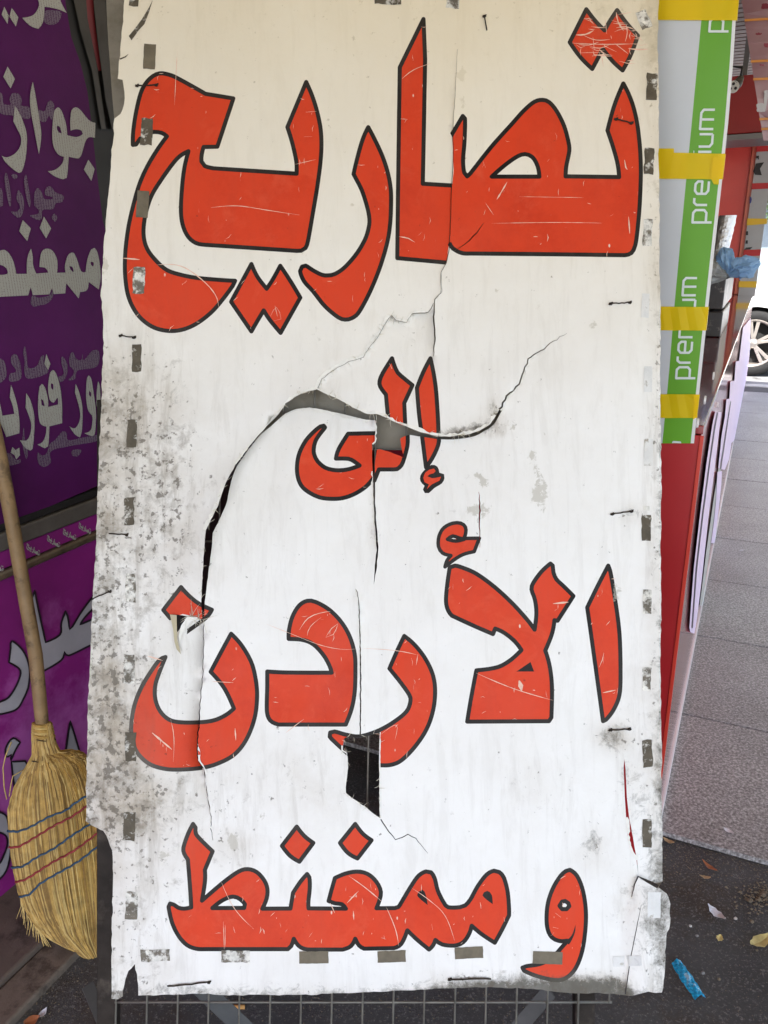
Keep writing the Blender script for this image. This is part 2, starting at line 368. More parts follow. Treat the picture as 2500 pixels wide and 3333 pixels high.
def rough(loop, amp, step=14, seed=1, closed=True):
    rnd = random.Random(seed); out = []; n = len(loop)
    for i in range(n if closed else n-1):
        a = loop[i]; b = loop[(i+1) % n]; L = math.dist(a, b); k = max(1, int(L/step))
        nx, ny = -(b[1]-a[1])/(L+1e-6), (b[0]-a[0])/(L+1e-6)
        for q in range(k):
            t = q/k; w = amp*(rnd.random()-.5)*2*(0 if k == 1 else 1)
            out.append((a[0]+(b[0]-a[0])*t+nx*w, a[1]+(b[1]-a[1])*t+ny*w))
    if not closed: out.append(loop[-1])
    return out
OUTLINE = rough(OUTLINE, 2.0, 16, 3)
def crack(line, widths, seed, amp=1.2):
    """a thin open slit along a line"""
    ln = rough(line, amp, 12, seed, False); n = len(ln); A_ = []; B_ = []
    for i, p in enumerate(ln):
        q0 = ln[max(i-1, 0)]; q1 = ln[min(i+1, n-1)]; L = math.dist(q0, q1)+1e-6
        nx, ny = -(q1[1]-q0[1])/L, (q1[0]-q0[0])/L
        w = .5*float(np.interp(i/(n-1), np.linspace(0, 1, len(widths)), widths))
        A_.append((p[0]+nx*w, p[1]+ny*w)); B_.append((p[0]-nx*w, p[1]-ny*w))
    return A_+B_[::-1]
T_UP = [(845, 1408), (870, 1380), (900, 1352), (929, 1313), (965, 1288), (1001, 1274), (1032, 1267), (1063, 1283), (1103, 1299), (1153, 1328), (1197, 1348), (1225, 1347), (1254, 1357), (1283, 1373), (1321, 1387), (1370, 1406), (1406, 1416), (1432, 1420), (1464, 1421), (1500, 1416), (1530, 1412), (1560, 1402), (1596, 1381), (1614, 1352), (1626, 1332)]
T_LO = [(1633, 1337), (1620, 1362), (1604, 1386), (1562, 1413), (1530, 1424), (1500, 1428), (1442, 1431), (1406, 1427), (1370, 1422), (1334, 1415), (1321, 1418), (1303, 1427), (1305, 1451), (1316, 1491), (1283, 1476), (1254, 1467), (1236, 1462), (1227, 1464), (1225, 1478), (1221, 1500), (1220, 1570), (1221, 1624), (1225, 1700), (1232, 1780), (1225, 1858), (1216, 1904), (1219, 1858), (1226, 1790), (1219, 1700), (1216, 1624), (1214, 1570), (1213, 1534), (1211, 1480), (1212, 1462), (1211, 1444), (1220, 1436), (1222, 1400), (1222, 1368), (1189, 1366), (1124, 1350), (1066, 1337), (1008, 1326), (965, 1331), (929, 1346), (905, 1366), (880, 1390), (850, 1412)]
L_RT = [(811, 1462), (770, 1518), (753, 1566), (736, 1644), (710, 1701), (693, 1735), (687, 1800), (683, 1829), (674, 1896), (666, 1960), (664, 2010)]
L_LF = [(659, 2012), (655, 1969), (657, 1920), (661, 1848), (664, 1800), (669, 1726), (686, 1692), (710, 1644), (734, 1571), (768, 1511), (806, 1460)]
H3 = [(1116, 2427), (1121, 2403), (1133, 2398), (1166, 2403), (1200, 2395), (1236, 2383), (1235, 2480), (1236, 2600), (1237, 2664), (1193, 2629), (1149, 2600), (1126, 2581), (1126, 2547), (1133, 2499), (1130, 2451), (1116, 2441)]
GAPS = [rough(T_UP+T_LO+L_RT+L_LF, 1.0, 14, 5), rough(H3, 1.5, 14, 6),
        crack([(1626, 1333), (1650, 1290), (1690, 1250), (1700, 1220), (1720, 1170), (1770, 1135), (1812, 1104), (1845, 1085)], (6, 4.5, 4, 3, 1), 8, 3),
        crack([(1034, 1266), (1048, 1234), (1088, 1203), (1135, 1178), (1182, 1163), (1200, 1136), (1227, 1100), (1256, 1050), (1275, 1026), (1289, 1042), (1323, 1050), (1342, 1021), (1395, 1017), (1411, 987)], (1.4, 1.4, 1.4, 2), 9, 1.5),
        crack([(1415, 975), (1412, 1030), (1416, 1100), (1411, 1160)], (2, 5, 4, 1.5), 10),
        crack([(1489, 160), (1480, 337), (1473, 434), (1475, 482), (1475, 529), (1470, 611), (1465, 760), (1461, 818), (1453, 857), (1436, 886), (1436, 953), (1415, 975)], (.8, .8, 1.2, 2, 2.5, 2.5, 2.5, 3), 11, .7),
        crack([(1575, 727), (1560, 748), (1525, 785), (1478, 818)], (1, 4, 3, 1), 23, 1.5),
        crack([(1157, 1916), (1164, 1928), (1169, 1993), (1172, 2138), (1174, 2234), (1172, 2393)], (1.5, 5, 5, 4.5, 4, 4), 12),
        crack([(1239, 2667), (1266, 2706), (1287, 2733), (1309, 2726), (1328, 2716), (1353, 2729), (1377, 2759), (1393, 2778)], (4, 3, 3, 2, 1), 13),
        crack([(663, 2031), (663, 2113), (659, 2210), (650, 2306), (647, 2359), (643, 2422), (645, 2475), (662, 2499), (669, 2552), (677, 2600), (686, 2658), (686, 2696), (693, 2735)], (2, 2, 2, 2.5, 4, 4, 2.5, 2.5, 1.5), 14, 2),
        crack([(1559, 1601), (1562, 1650), (1561, 1700), (1562, 1782)], (1, 5, 3, 1), 15),
        [(2032, 2470), (2036, 2500), (2041, 2600), (2048, 2660), (2062, 2735), (2066, 2760), (2074, 2800), (2078, 2850), (2072, 2800), (2056, 2775), (2046, 2745), (2038, 2660), (2034, 2600), (2030, 2500)],
        crack([(2078, 2852), (2066, 2880), (2056, 2920)], (5, 4, 1.5), 17), crack([(2078, 2853), (2110, 2870), (2142, 2886)], (3, 9, 13), 18, .6),
        crack([(2088, 2945), (2068, 3040), (2050, 3130), (2036, 3236)], (1, 3, 3, 4), 19, .8),
        [(555, 2000), (580, 2001), (612, 2006), (640, 2008), (622, 2014), (602, 2022), (590, 2040), (578, 2058), (571, 2040), (562, 2018)]]
# ---- the lettering: (fill outline, holes, strokes, black shapes)
q2 = 2.07375
def e1(p): return Z(300, 0, q2, p)
def e3(p): return Z(1000, 0, q2, p)
def e5(p): return Z(1600, 0, q2, p)
def m1(p): return Z(900, 1100, 2.765, p)
def n3(p): return Z(300, 1800, q2, p)
def n4(p): return Z(800, 1800, q2, p)
def n5(p): return Z(1300, 1600, q2, p)
def o6(p): return Z(450, 2600, q2, p)
def o7(p): return Z(1150, 2600, q2, p)
GLY = []
def glyph(fill, holes=(), strokes=None, black=(), lw=6.9):
    f = spline(fill); hs = [spline(h) for h in holes]
    st = [(f, True)]+[(h, True) for h in hs] if strokes is None else [(spline(s, c), c) for s, c in strokes]
    GLY.append(dict(fill=f, holes=hs, strokes=st, black=[spline(b) for b in black], lw=lw))
glyph(e1([(275, 978, 1), (278, 880), (300, 740), (335, 610), (390, 530), (455, 495), (530, 507), (590, 535), (690, 590), (765, 633, 1), (953, 664, 1), (845, 990, 1), (752, 992, 1), (740, 1040), (738, 1090), (760, 1120), (820, 1136, 1), (1380, 1172, 1), (1378, 1090), (1355, 980), (1335, 910), (1318, 858, 1), (1445, 553, 1), (1490, 660), (1525, 780), (1545, 900), (1545, 1050), (1523, 1237), (1490, 1437), (1456, 1630), (1440, 1674), (1410, 1692), (1380, 1693, 1), (760, 1652, 1), (700, 1640), (650, 1600), (615, 1530), (600, 1437), (605, 1287), (622, 1137), (650, 1020, 1), (590, 1055), (540, 1110), (465, 1215), (405, 1312), (370, 1407), (350, 1507), (348, 1597), (370, 1677), (420, 1747), (500, 1820), (600, 1855), (720, 1877), (900, 1892), (965, 1895, 1), (950, 1927), (880, 2022), (800, 2112), (700, 2187), (600, 2227), (500, 2232), (400, 2202), (310, 2127), (250, 2017), (225, 1887), (222, 1737), (238, 1577), (265, 1437), (315, 1255), (370, 1128), (440, 1010), (505, 920, 1), (470, 897), (420, 890), (375, 900), (325, 935), (296, 975)]))
glyph(e1([(1075, 1782, 1), (1115, 1867), (1178, 1949, 1), (1220, 1885), (1270, 1794, 1), (1340, 1900), (1405, 2009, 1), (1340, 2125), (1272, 2247, 1), (1200, 2160), (1158, 2095, 1), (1110, 2175), (1075, 2237, 1), (938, 2037, 1)]))
glyph(e3([(412, 858, 1), (460, 950), (510, 1060), (545, 1170), (563, 1270), (566, 1367), (560, 1507), (540, 1637), (490, 1807), (420, 1977), (345, 2113), (300, 2148), (255, 2157), (210, 2142), (120, 2067), (40, 1967), (-22, 1897), (-48, 1830), (-35, 1800), (-10, 1793), (40, 1825), (100, 1855), (140, 1859), (185, 1850), (250, 1807), (330, 1717), (390, 1617), (415, 1537), (420, 1477), (405, 1397), (370, 1287), (330, 1207), (313, 1175, 1), (340, 1060), (375, 940)]))
_cr = [(945, 1740, 1), (962, 1597, 1), (972, 1300, 1), (978, 1252, 1)]
glyph(e3([(785, 128, 1), (625, 455, 1), (614, 1244, 1), (608, 1742, 1), (940, 1772, 1)]+_cr+[(780, 1240, 1), (785, 1000, 1), (796, 400, 1)]),
      strokes=[(e3([(978, 1252, 1), (780, 1240, 1), (785, 1000, 1), (796, 400, 1), (785, 128, 1), (625, 455, 1), (614, 1244, 1), (608, 1742, 1), (936, 1772, 1)]), False)])
_st = [(962, 1645), (985, 1678), (1040, 1707), (1100, 1711, 1), (1659, 1716, 1), (2144, 1722, 1), (2189, 1707), (2214, 1657), (2229, 1557), (2244, 1387), (2252, 1187), (2249, 1040), (2240, 930), (2225, 820), (2200, 715), (2168, 630), (2134, 563, 1), (2074, 710), (2027, 880, 1), (2064, 990), (2094, 1100), (2106, 1195, 1), (1744, 1190, 1), (1749, 1120), (1769, 1020), (1764, 960), (1734, 850), (1684, 750), (1634, 690), (1589, 674), (1534, 687), (1464, 745), (1374, 845), (1244, 990), (1100, 1172), (1080, 1190), (1060, 1165), (1052, 1080), (1062, 950), (1065, 800), (1050, 783, 1), (978, 905, 1)]
glyph(e3(_st+[(985, 1030, 1), (988, 1150, 1), (980, 1240, 1), (972, 1300, 1), (965, 1597, 1)]), holes=[e3([(1245, 1192, 1), (1568, 1192, 1), (1555, 1120), (1520, 1060), (1470, 1040), (1420, 1055), (1340, 1110)])],
      strokes=[(e3(_st), False), (e3([(1245, 1192, 1), (1568, 1192, 1), (1555, 1120), (1520, 1060), (1470, 1040), (1420, 1055), (1340, 1110)]), True)])
glyph(e5([(640, 62, 1), (700, 140), (763, 205, 1), (800, 140), (848, 68, 1), (915, 160), (988, 240, 1), (940, 370), (885, 475, 1), (815, 410), (752, 330, 1), (680, 465, 1), (600, 385), (528, 285, 1)]))
_y = [(872, 1262), (800, 1342), (700, 1405), (600, 1440), (500, 1448), (390, 1435), (290, 1388), (225, 1330), (192, 1250), (185, 1150), (205, 1040), (260, 930), (330, 850), (395, 797), (425, 790), (437, 805), (390, 865), (350, 930), (335, 1000), (340, 1050), (370, 1110), (440, 1168), (530, 1190), (620, 1187), (690, 1170), (748, 1148, 1), (700, 1112), (650, 1088), (535, 1086, 1), (560, 1000), (645, 862, 1), (886, 857, 1)]
glyph(m1(_y+[(887, 930, 1), (860, 950, 1), (864, 1100, 1)]), strokes=[(m1(_y), False)])
glyph(m1([(1040, 183, 1), (1060, 245), (1090, 310), (1150, 365), (1224, 425, 1), (1185, 510), (1150, 585, 1), (1155, 700), (1163, 800, 1), (1008, 730, 1), (985, 510, 1), (935, 440), (928, 390), (955, 320)]), strokes=[(m1([(1160, 802, 1), (1155, 700), (1150, 585, 1), (1185, 510), (1224, 425, 1), (1150, 365), (1090, 310), (1060, 245), (1040, 183, 1), (955, 320), (928, 390), (935, 440), (985, 510, 1), (1006, 730, 1)]), False)])
_l = [(1175, 800), (1181, 890), (1178, 970), (1150, 1080), (1125, 1145), (1085, 1180), (1050, 1183, 1), (922, 1183, 1), (878, 1290, 1)]
glyph(m1(_l+[(868, 1150, 1), (868, 880, 1)]), strokes=[(m1(_l), False)])
glyph(m1([(1386, 183, 1), (1320, 310), (1264, 450, 1), (1285, 700), (1310, 880), (1346, 1165, 1), (1400, 1085), (1442, 1000), (1462, 930), (1458, 850), (1452, 700), (1430, 420)]))
glyph(m1([(1372, 1187), (1418, 1175), (1432, 1198), (1415, 1217), (1375, 1228), (1358, 1246), (1400, 1262), (1482, 1248, 1), (1468, 1282), (1400, 1317), (1354, 1362, 1), (1372, 1318, 1), (1332, 1297), (1322, 1260), (1340, 1212)]), strokes=[],
      black=[m1([(1330, 1190), (1395, 1142), (1448, 1158), (1466, 1212, 1), (1508, 1226), (1512, 1262), (1490, 1308), (1420, 1352), (1372, 1396), (1335, 1396), (1318, 1365), (1332, 1330, 1), (1296, 1290), (1295, 1240)])])
glyph(n3([(495, 702, 1), (455, 722), (400, 795), (330, 912), (285, 1030), (265, 1150), (268, 1240), (300, 1340), (380, 1420), (480, 1455), (590, 1462), (740, 1450), (850, 1420), (960, 1360), (1040, 1260), (1095, 1120), (1113, 980), (1105, 860), (1075, 740), (1010, 625), (938, 545, 1), (870, 670), (800, 802, 1), (890, 910), (957, 1050, 1), (900, 1095), (820, 1130), (720, 1143), (600, 1143), (520, 1125), (460, 1070), (427, 990), (425, 900), (450, 815)]))
glyph(n3([(600, 230, 1), (650, 285), (715, 338), (808, 383, 1), (765, 445, 1), (730, 450, 1), (700, 430, 1), (610, 412, 1), (525, 440, 1), (480, 385, 1)]), strokes=[(n3([(532, 445, 1), (480, 385, 1), (600, 230, 1), (650, 285), (715, 338), (808, 383, 1), (770, 435), (648, 525, 1)]), False)])
glyph(n4([(290, 580, 1), (292, 520), (315, 430), (360, 355), (415, 323), (470, 330), (560, 380), (640, 460), (700, 560), (735, 680), (740, 800), (735, 940), (715, 1050), (675, 1158, 1), (220, 1158, 1), (165, 1130), (143, 1070), (145, 900), (145, 800, 1), (250, 806), (400, 808), (580, 808, 1), (565, 760), (525, 690), (460, 620), (390, 588)]))
glyph(n4([(1070, 560, 1), (1020, 665), (970, 780, 1), (1050, 880), (1105, 960), (1112, 1000), (1085, 1070), (1000, 1140), (900, 1197), (800, 1232), (740, 1238), (660, 1222), (600, 1205), (570, 1212), (567, 1240), (600, 1275), (655, 1325), (740, 1395), (830, 1428), (905, 1433), (980, 1430), (1050, 1400), (1140, 1310), (1220, 1190), (1265, 1060), (1278, 930), (1262, 820), (1210, 710), (1140, 620)]))
glyph(n5([(340, 512, 1), (322, 640), (315, 740), (328, 800), (355, 838, 1), (500, 905), (632, 962, 1), (647, 925, 1), (710, 955), (780, 1012), (824, 1070, 1), (760, 1130), (690, 1175), (620, 1195), (520, 1207, 1), (485, 1390), (458, 1553, 1), (1010, 1550, 1), (1026, 1525, 1), (1030, 1320), (1015, 1180), (985, 1073, 1), (1030, 960), (1047, 868, 1), (1068, 872, 1), (1175, 705, 1), (1110, 640), (1060, 592), (1040, 545), (1035, 500), (1020, 486, 1), (960, 540), (905, 615), (892, 660), (915, 730), (925, 820), (913, 932, 1), (860, 862), (760, 752), (640, 642), (520, 555), (430, 515), (375, 500)]), black=[n5([(790, 1215, 1), (885, 1150, 1), (910, 1215, 1)])])
glyph(n5([(308, 508, 1), (322, 465), (348, 432, 1), (292, 415), (264, 370), (268, 300), (300, 245), (360, 214), (415, 214), (446, 240), (448, 280), (435, 316, 1), (540, 315, 1), (505, 405, 1), (430, 425), (370, 460)]), holes=[n5([(352, 317), (370, 311), (388, 318), (370, 322)])],
      strokes=[(n5([(308, 508, 1), (322, 465), (348, 432, 1), (292, 415), (264, 370), (268, 300), (300, 245), (360, 214), (415, 214), (446, 240), (448, 280), (435, 316, 1), (540, 315, 1), (505, 405, 1), (430, 425), (370, 460)]), True), (n5([(325, 322, 1), (360, 300), (400, 312), (438, 322, 1), (380, 334)]), True)], lw=6.0)
glyph(n5([(1410, 500, 1), (1340, 635), (1268, 783, 1), (1278, 850), (1320, 1150), (1375, 1550, 1), (1395, 1540), (1445, 1475), (1486, 1370), (1493, 1200), (1485, 950), (1455, 720), (1425, 545)]))
glyph(o6([(215, 707, 1), (205, 730), (230, 840), (275, 930), (330, 988), (390, 1012), (450, 1015, 1), (1010, 1015, 1), (1032, 995), (1050, 945, 1), (1080, 990), (1120, 1013), (1170, 1018, 1), (1380, 1018, 1), (1435, 995), (1465, 945, 1), (1490, 990), (1525, 1012, 1), (1725, 1008, 1), (1775, 980), (1817, 888, 1), (1881, 950), (1963, 1018, 1), (1990, 990), (2006, 953, 1), (2052, 983), (2132, 991), (2192, 970), (2232, 915), (2251, 857, 1), (2320, 915), (2407, 972, 1), (2455, 885), (2503, 787, 1), (2502, 720), (2492, 620), (2467, 530), (2437, 495), (2402, 486), (2352, 512), (2292, 590), (2242, 680), (2207, 720), (2172, 732), (2092, 732), (2062, 700), (2022, 620), (2002, 540), (1977, 497), (1942, 491), (1892, 520), (1842, 590), (1782, 690), (1757, 730), (1732, 738, 1), (1608, 739, 1), (1630, 680), (1638, 630), (1620, 580), (1580, 530), (1530, 500), (1470, 492), (1400, 505), (1328, 535, 1), (1305, 615), (1285, 690, 1), (1330, 706), (1375, 712), (1402, 742, 1), (1150, 740, 1), (1148, 700), (1158, 600), (1155, 530), (1140, 508, 1), (1095, 560), (1045, 635, 1), (1028, 741, 1), (838, 742, 1), (866, 675), (872, 610), (850, 550), (800, 495), (740, 475), (680, 490), (580, 560), (430, 688, 1), (450, 560), (450, 480, 1), (502, 355, 1), (390, 240), (387, 195), (370, 170, 1), (335, 240), (305, 330), (310, 370), (335, 410, 1), (350, 600), (358, 733, 1), (310, 742), (270, 735), (240, 715)]), holes=[o6([(500, 738, 1), (570, 685), (640, 660), (690, 680), (720, 712), (715, 737, 1)])],
      black=[o7([(430, 650), (468, 614), (490, 650), (503, 718, 1)]), o7([(872, 652), (905, 621), (935, 650), (942, 712, 1)])])
glyph(o6([(1070, 188, 1), (1120, 250), (1182, 298, 1), (1088, 425, 1), (1025, 385), (970, 318, 1)]))
glyph(o6([(1465, 170, 1), (1515, 235), (1575, 280, 1), (1480, 403, 1), (1415, 365), (1362, 298, 1)]))
glyph(o7([(1462, 480), (1510, 520), (1550, 620), (1570, 760), (1565, 900), (1542, 1040), (1497, 1150), (1432, 1212), (1360, 1224), (1240, 1197), (1152, 1160), (1142, 1140), (1170, 1130), (1260, 1115), (1340, 1075), (1410, 1000), (1447, 958, 1), (1390, 960), (1340, 935), (1312, 880), (1305, 800), (1315, 700), (1350, 600), (1400, 520), (1435, 488)]), holes=[o7([(1392, 722), (1410, 694), (1430, 690), (1452, 705), (1458, 725), (1440, 745), (1410, 745)])],
      black=[o7([(1500, 850, 1), (1494, 910), (1455, 985), (1430, 962, 1), (1472, 925)])])

# ---- one triangulation of the whole face; every triangle is board, letter or outline
loops = [(OUTLINE, True)]+[(g_, True) for g_ in GAPS]
for g_ in GLY:
    loops += [(g_['fill'], True)]+[(h, True) for h in g_['holes']]+[(b_, True) for b_ in g_['black']]
    for s_, c_ in g_['strokes']: loops += offset_lines(s_, c_, g_['lw'])
rnd = random.Random(2); PITCH_PX = 20
grid = [(x+rnd.uniform(-5, 5), y+rnd.uniform(-5, 5)) for x in range(270, 2200, PITCH_PX) for y in range(-190, 3270, PITCH_PX)]
sv, sf = cdt(loops, grid)
cx, cy = sv[sf].mean(1).T
board = inside(cx, cy, OUTLINE)
for g_ in GAPS: board &= ~inside(cx, cy, g_)
cls = np.zeros(len(sf), int)                # 0 board, 2k+1 fill, 2k+2 outline
for k, g_ in enumerate(GLY):
    fi = inside(cx, cy, g_['fill'])
    for h in g_['holes']: fi &= ~inside(cx, cy, h)
    ol = np.zeros(len(sf), bool)
    for b_ in g_['black']: ol |= inside(cx, cy, b_)
    for s_, c_ in g_['strokes']: ol |= near(cx, cy, s_, c_, g_['lw'])
    if k == 10: ol &= ~fi
    cls[fi & board] = 2*k+1; cls[ol & board] = 2*k+2
# lift is taken per triangle corner side: corners on a slit belong to the piece their triangle lies in
inn = sv[sf]; cen = inn.mean(1)[:, None, :]
shr = inn+(cen-inn)*.02
vlift = {}
lift_c = sign_lift(shr[:, :, 0].ravel(), shr[:, :, 1].ravel()).reshape(len(sf), 3)
keep = np.where(board)[0]
vkey = {}; VV = []; VL = []; FF = {}
acc = {}
for t in keep:
    for c_ in range(3):
        acc.setdefault((sf[t][c_]), []).append((lift_c[t][c_], t, c_))
corner = {}
for v_, lst in acc.items():
    lst.sort(); grp = [[lst[0]]]
    for e in lst[1:]:
        if e[0]-grp[-1][-1][0] > .0022: grp.append([e])
        else: grp[-1].append(e)
    for g_ in grp:
        lz = sum(e[0] for e in g_)/len(g_); idx = len(VV); VV.append(sv[v_]); VL.append(lz)
        for e in g_: corner[(e[1], e[2])] = idx
VV = np.array(VV); P3 = [sign_at(v[0], v[1], l_) for v, l_ in zip(VV, VL)]
tris = {t: (corner[(t, 0)], corner[(t, 2)], corner[(t, 1)]) for t in keep}   # pixel y runs down

# dirt, painted where the photograph shows it
def dirt(px, py):
    g = lambda x, y, sx, sy: np.exp(-(((px-x)/sx)**2+((py-y)/sy)**2))
    d = .17+.34*sst((690-px)/260)*sst((py-1060)/300)+.22*sst((420-px)/90)+.36*sst((px-2075)/60)
    d += .30*g(520, 1500, 180, 320)+.28*g(560, 1750, 140, 260)+.35*g(360, 2250, 90, 350)+.25*g(420, 2600, 150, 160)
    d += 1.15*sst((py-3140)/90)*sst((px-1320)/250)*sst((2080-px)/60)+.25*sst((py-3190)/60)+.22*sst((330-py)/400)+.25*sst((120-py)/200)*sst((px-1400)/500)
    d += .55*g(1600, 1400, 70, 40)*(py < 1425)+.6*g(1995, 2400, 60, 45)+.4*g(2065, 1672, 40, 30)+.3*g(1940, 2760, 60, 70)
    d += .26*g(620, 2600, 260, 230)+.30*g(1020, 2590, 120, 130)+.25*g(760, 2760, 90, 80)+.25*g(2060, 2450, 50, 250)+.2*g(2070, 3050, 100, 160)
    d += .22*g(2050, 560, 80, 300)*0+.22*g(2060, 120, 100, 200)+.25*g(420, 1290, 60, 220)+.22*g(2030, 2950, 60, 100)+.18*g(1750, 2550, 120, 90)
    d += .5*sst((px-2085)/60)*sst((330-py)/250)+.5*g(1480, 1410, 50, 16)*(py < 1425)+.5*g(1608, 1340, 22, 50)
    return np.clip(d, 0, 1)
VD = dirt(VV[:, 0], VV[:, 1])
def stain(px, py):
    g = lambda x, y, sx, sy: np.exp(-(((px-x)/sx)**2+((py-y)/sy)**2))
    s = 1.1*g(1500, 245, 20, 34)+1.0*g(1505, 335, 14, 28)+1.15*g(1539, 1660, 22, 26)+1.0*g(1579, 1653, 18, 26)+.95*g(1576, 1712, 14, 26)+.9*g(1550, 1550, 16, 12)+1.0*g(1576, 1566, 22, 22)
    s += .85*g(1680, 1385, 14, 22)+.8*g(1682, 1430, 12, 18)+.9*g(1735, 1490, 22, 26)+.8*g(1720, 1400, 14, 14)+.95*g(1762, 1590, 28, 36)+.9*g(1738, 1625, 18, 22)+.85*g(1762, 1655, 14, 26)+.8*g(1748, 1545, 14, 22)+.7*g(1768, 1420, 12, 12)+.9*g(1925, 1055, 18, 26)+1.0*g(1480, 1440, 22, 12)
    s += .8*g(1615, 950, 10, 12)+.8*g(1480, 950, 10, 10)+.8*g(1660, 1380, 14, 16)+.8*g(335, 870, 30, 60)+.9*g(760, 2735, 30, 45)+.8*g(850, 2660, 25, 25)
    s += .75*g(530, 2790, 30, 50)+.8*g(1145, 665, 16, 18)+.8*g(1118, 730, 8, 20)+.7*g(2010, 1930, 30, 50)
    return np.clip(s, 0, 1.2)
def mold(px, py):
    g = lambda x, y, sx, sy: np.exp(-(((px-x)/sx)**2+((py-y)/sy)**2))
    m_ = 1.0*sst((py-3135)/95)*sst((px-1330)/220)*sst((2075-px)/50)+.5*sst((py-3175)/60)*sst((2170-px)/60)
    m_ += .55*g(1990, 2382, 40, 30)+.4*g(1985, 2425, 45, 40)+.55*g(2064, 1668, 26, 22)+.55*g(1930, 2745, 32, 45)+.35*g(1900, 2800, 26, 40)+.45*g(2018, 2575, 18, 40)+.5*g(2030, 2500, 16, 40)
    m_ += .75*g(1480, 1408, 60, 16)*(py < 1424)+.8*g(1560, 1392, 50, 18)*(py < 1410)+.6*g(1606, 1345, 20, 50)*(px < 1640)+.5*g(1330, 1395, 24, 18)+.5*sst((px-2105)/45)*sst((300-py)/260)+.42*sst((px-2118)/36)
    m_ += .2*sst((345-px)/40)+.12*g(330, 1900, 60, 250)+.35*g(1560, 1680, 12, 70)+.35*g(2100, 2700, 60, 300)+.35*g(2120, 3030, 60, 160)+.3*g(1690, 2540, 30, 30)+.3*g(1015, 2480, 40, 40)+.28*g(560, 1290, 60, 60)
    return np.clip(m_, 0, 1)
VM = mold(VV[:, 0], VV[:, 1])
VS = stain(VV[:, 0], VV[:, 1])
VWARM = .95*np.clip(1-(VV[:, 1]+100)/1500, 0, 1)**1.1      # warm light on the upper sheet, painted into its white
def dirty_mat(name, col, rough_, dirt_col, amt, red=False):
    m = bpy.data.materials.new(name); m.use_nodes = True; nt = m.node_tree; n = nt.nodes; l = nt.links; b = n['Principled BSDF']
    tc = n.new('ShaderNodeTexCoord'); at = n.new('ShaderNodeAttribute'); at.attribute_name = 'dirt'; st_ = n.new('ShaderNodeAttribute'); st_.attribute_name = 'stain'
    def noise(sc, det=8, ro=.65, stretch=None, dist=0):
        t = n.new('ShaderNodeTexNoise'); t.inputs['Scale'].default_value = sc; t.inputs['Detail'].default_value = det; t.inputs['Roughness'].default_value = ro; t.inputs['Distortion'].default_value = dist
        if stretch:
            mp = n.new('ShaderNodeMapping'); mp.inputs['Scale'].default_value = stretch; l.new(tc.outputs['Object'], mp.inputs[0]); l.new(mp.outputs[0], t.inputs['Vector'])
        else: l.new(tc.outputs['Object'], t.inputs['Vector'])
        return t.outputs[0]
    def rng(x, a, b_, c=0, d=1):
        r_ = n.new('ShaderNodeMapRange'); r_.inputs[1].default_value = a; r_.inputs[2].default_value = b_; r_.inputs[3].default_value = c; r_.inputs[4].default_value = d; l.new(x, r_.inputs[0]); return r_.outputs[0]
    def mth(op, x, y):
        q = n.new('ShaderNodeMath'); q.operation = op
        for i, v in enumerate((x, y)):
            if isinstance(v, (int, float)): q.inputs[i].default_value = v
            else: l.new(v, q.inputs[i])
        q.use_clamp = op in ('MULTIPLY',); return q.outputs[0]
    def mix(f_, a, bcol):
        x = n.new('ShaderNodeMix'); x.data_type = 'RGBA'
        if isinstance(f_, (int, float)): x.inputs[0].default_value = f_
        else: l.new(f_, x.inputs[0])
        l.new(a, x.inputs[6]); x.inputs[7].default_value = (*bcol, 1); return x.outputs[2]
    rgb = n.new('ShaderNodeRGB'); rgb.outputs[0].default_value = (*col, 1); out = rgb.outputs[0]
    D = mth('MULTIPLY', at.outputs['Fac'], amt)
    # soft grey film, runs, blotches, then dark specks
    an = n.new('ShaderNodeAttribute'); an.attribute_name = 'warm_light'
    warm_ = mth('MULTIPLY', an.outputs['Fac'], rng(noise(2.2, 5, .6), .2, .8, .65, 1.0))
    film = mth('MULTIPLY', rng(noise(6, 9, .72), .30, .66), mth('MULTIPLY', D, 1.0))
    out = mix(mth('MULTIPLY', film, .85), out, tuple(c*2.1 for c in dirt_col))
    runs = mth('MULTIPLY', rng(noise(16, 6, .7, (3.2, 1.0, .28), .5), .5, .64), mth('MULTIPLY', D, .95))
    out = mix(mth('MULTIPLY', runs, .55), out, tuple(c*1.35 for c in dirt_col))
    bl = rng(mth('ADD', noise(26, 9, .72, None, .3), mth('MULTIPLY', D, .27)), .69, .90)
    out = mix(mth('MULTIPLY', bl, .8), out, dirt_col)
    mo = n.new('ShaderNodeAttribute'); mo.attribute_name = 'mold'
    mm = mth('MULTIPLY', rng(mth('ADD', noise(38, 9, .78, None, .5), mth('MULTIPLY', mo.outputs['Fac'], .42)), .64, .86), rng(mo.outputs['Fac'], .05, .25))
    out = mix(mth('MULTIPLY', mm, .9), out, (.075, .066, .048))
    fs_ = rng(noise(36, 10, .8, None, .9), .62, .78)
    out = mix(mth('MULTIPLY', fs_, mth('ADD', .14, mth('MULTIPLY', D, 1.0))), out, (.30, .265, .215))
    sp = rng(mth('ADD', noise(95, 5, .6), mth('MULTIPLY', D, .2)), .72, .78)
    out = mix(mth('MULTIPLY', sp, .75), out, tuple(c*.55 for c in dirt_col))
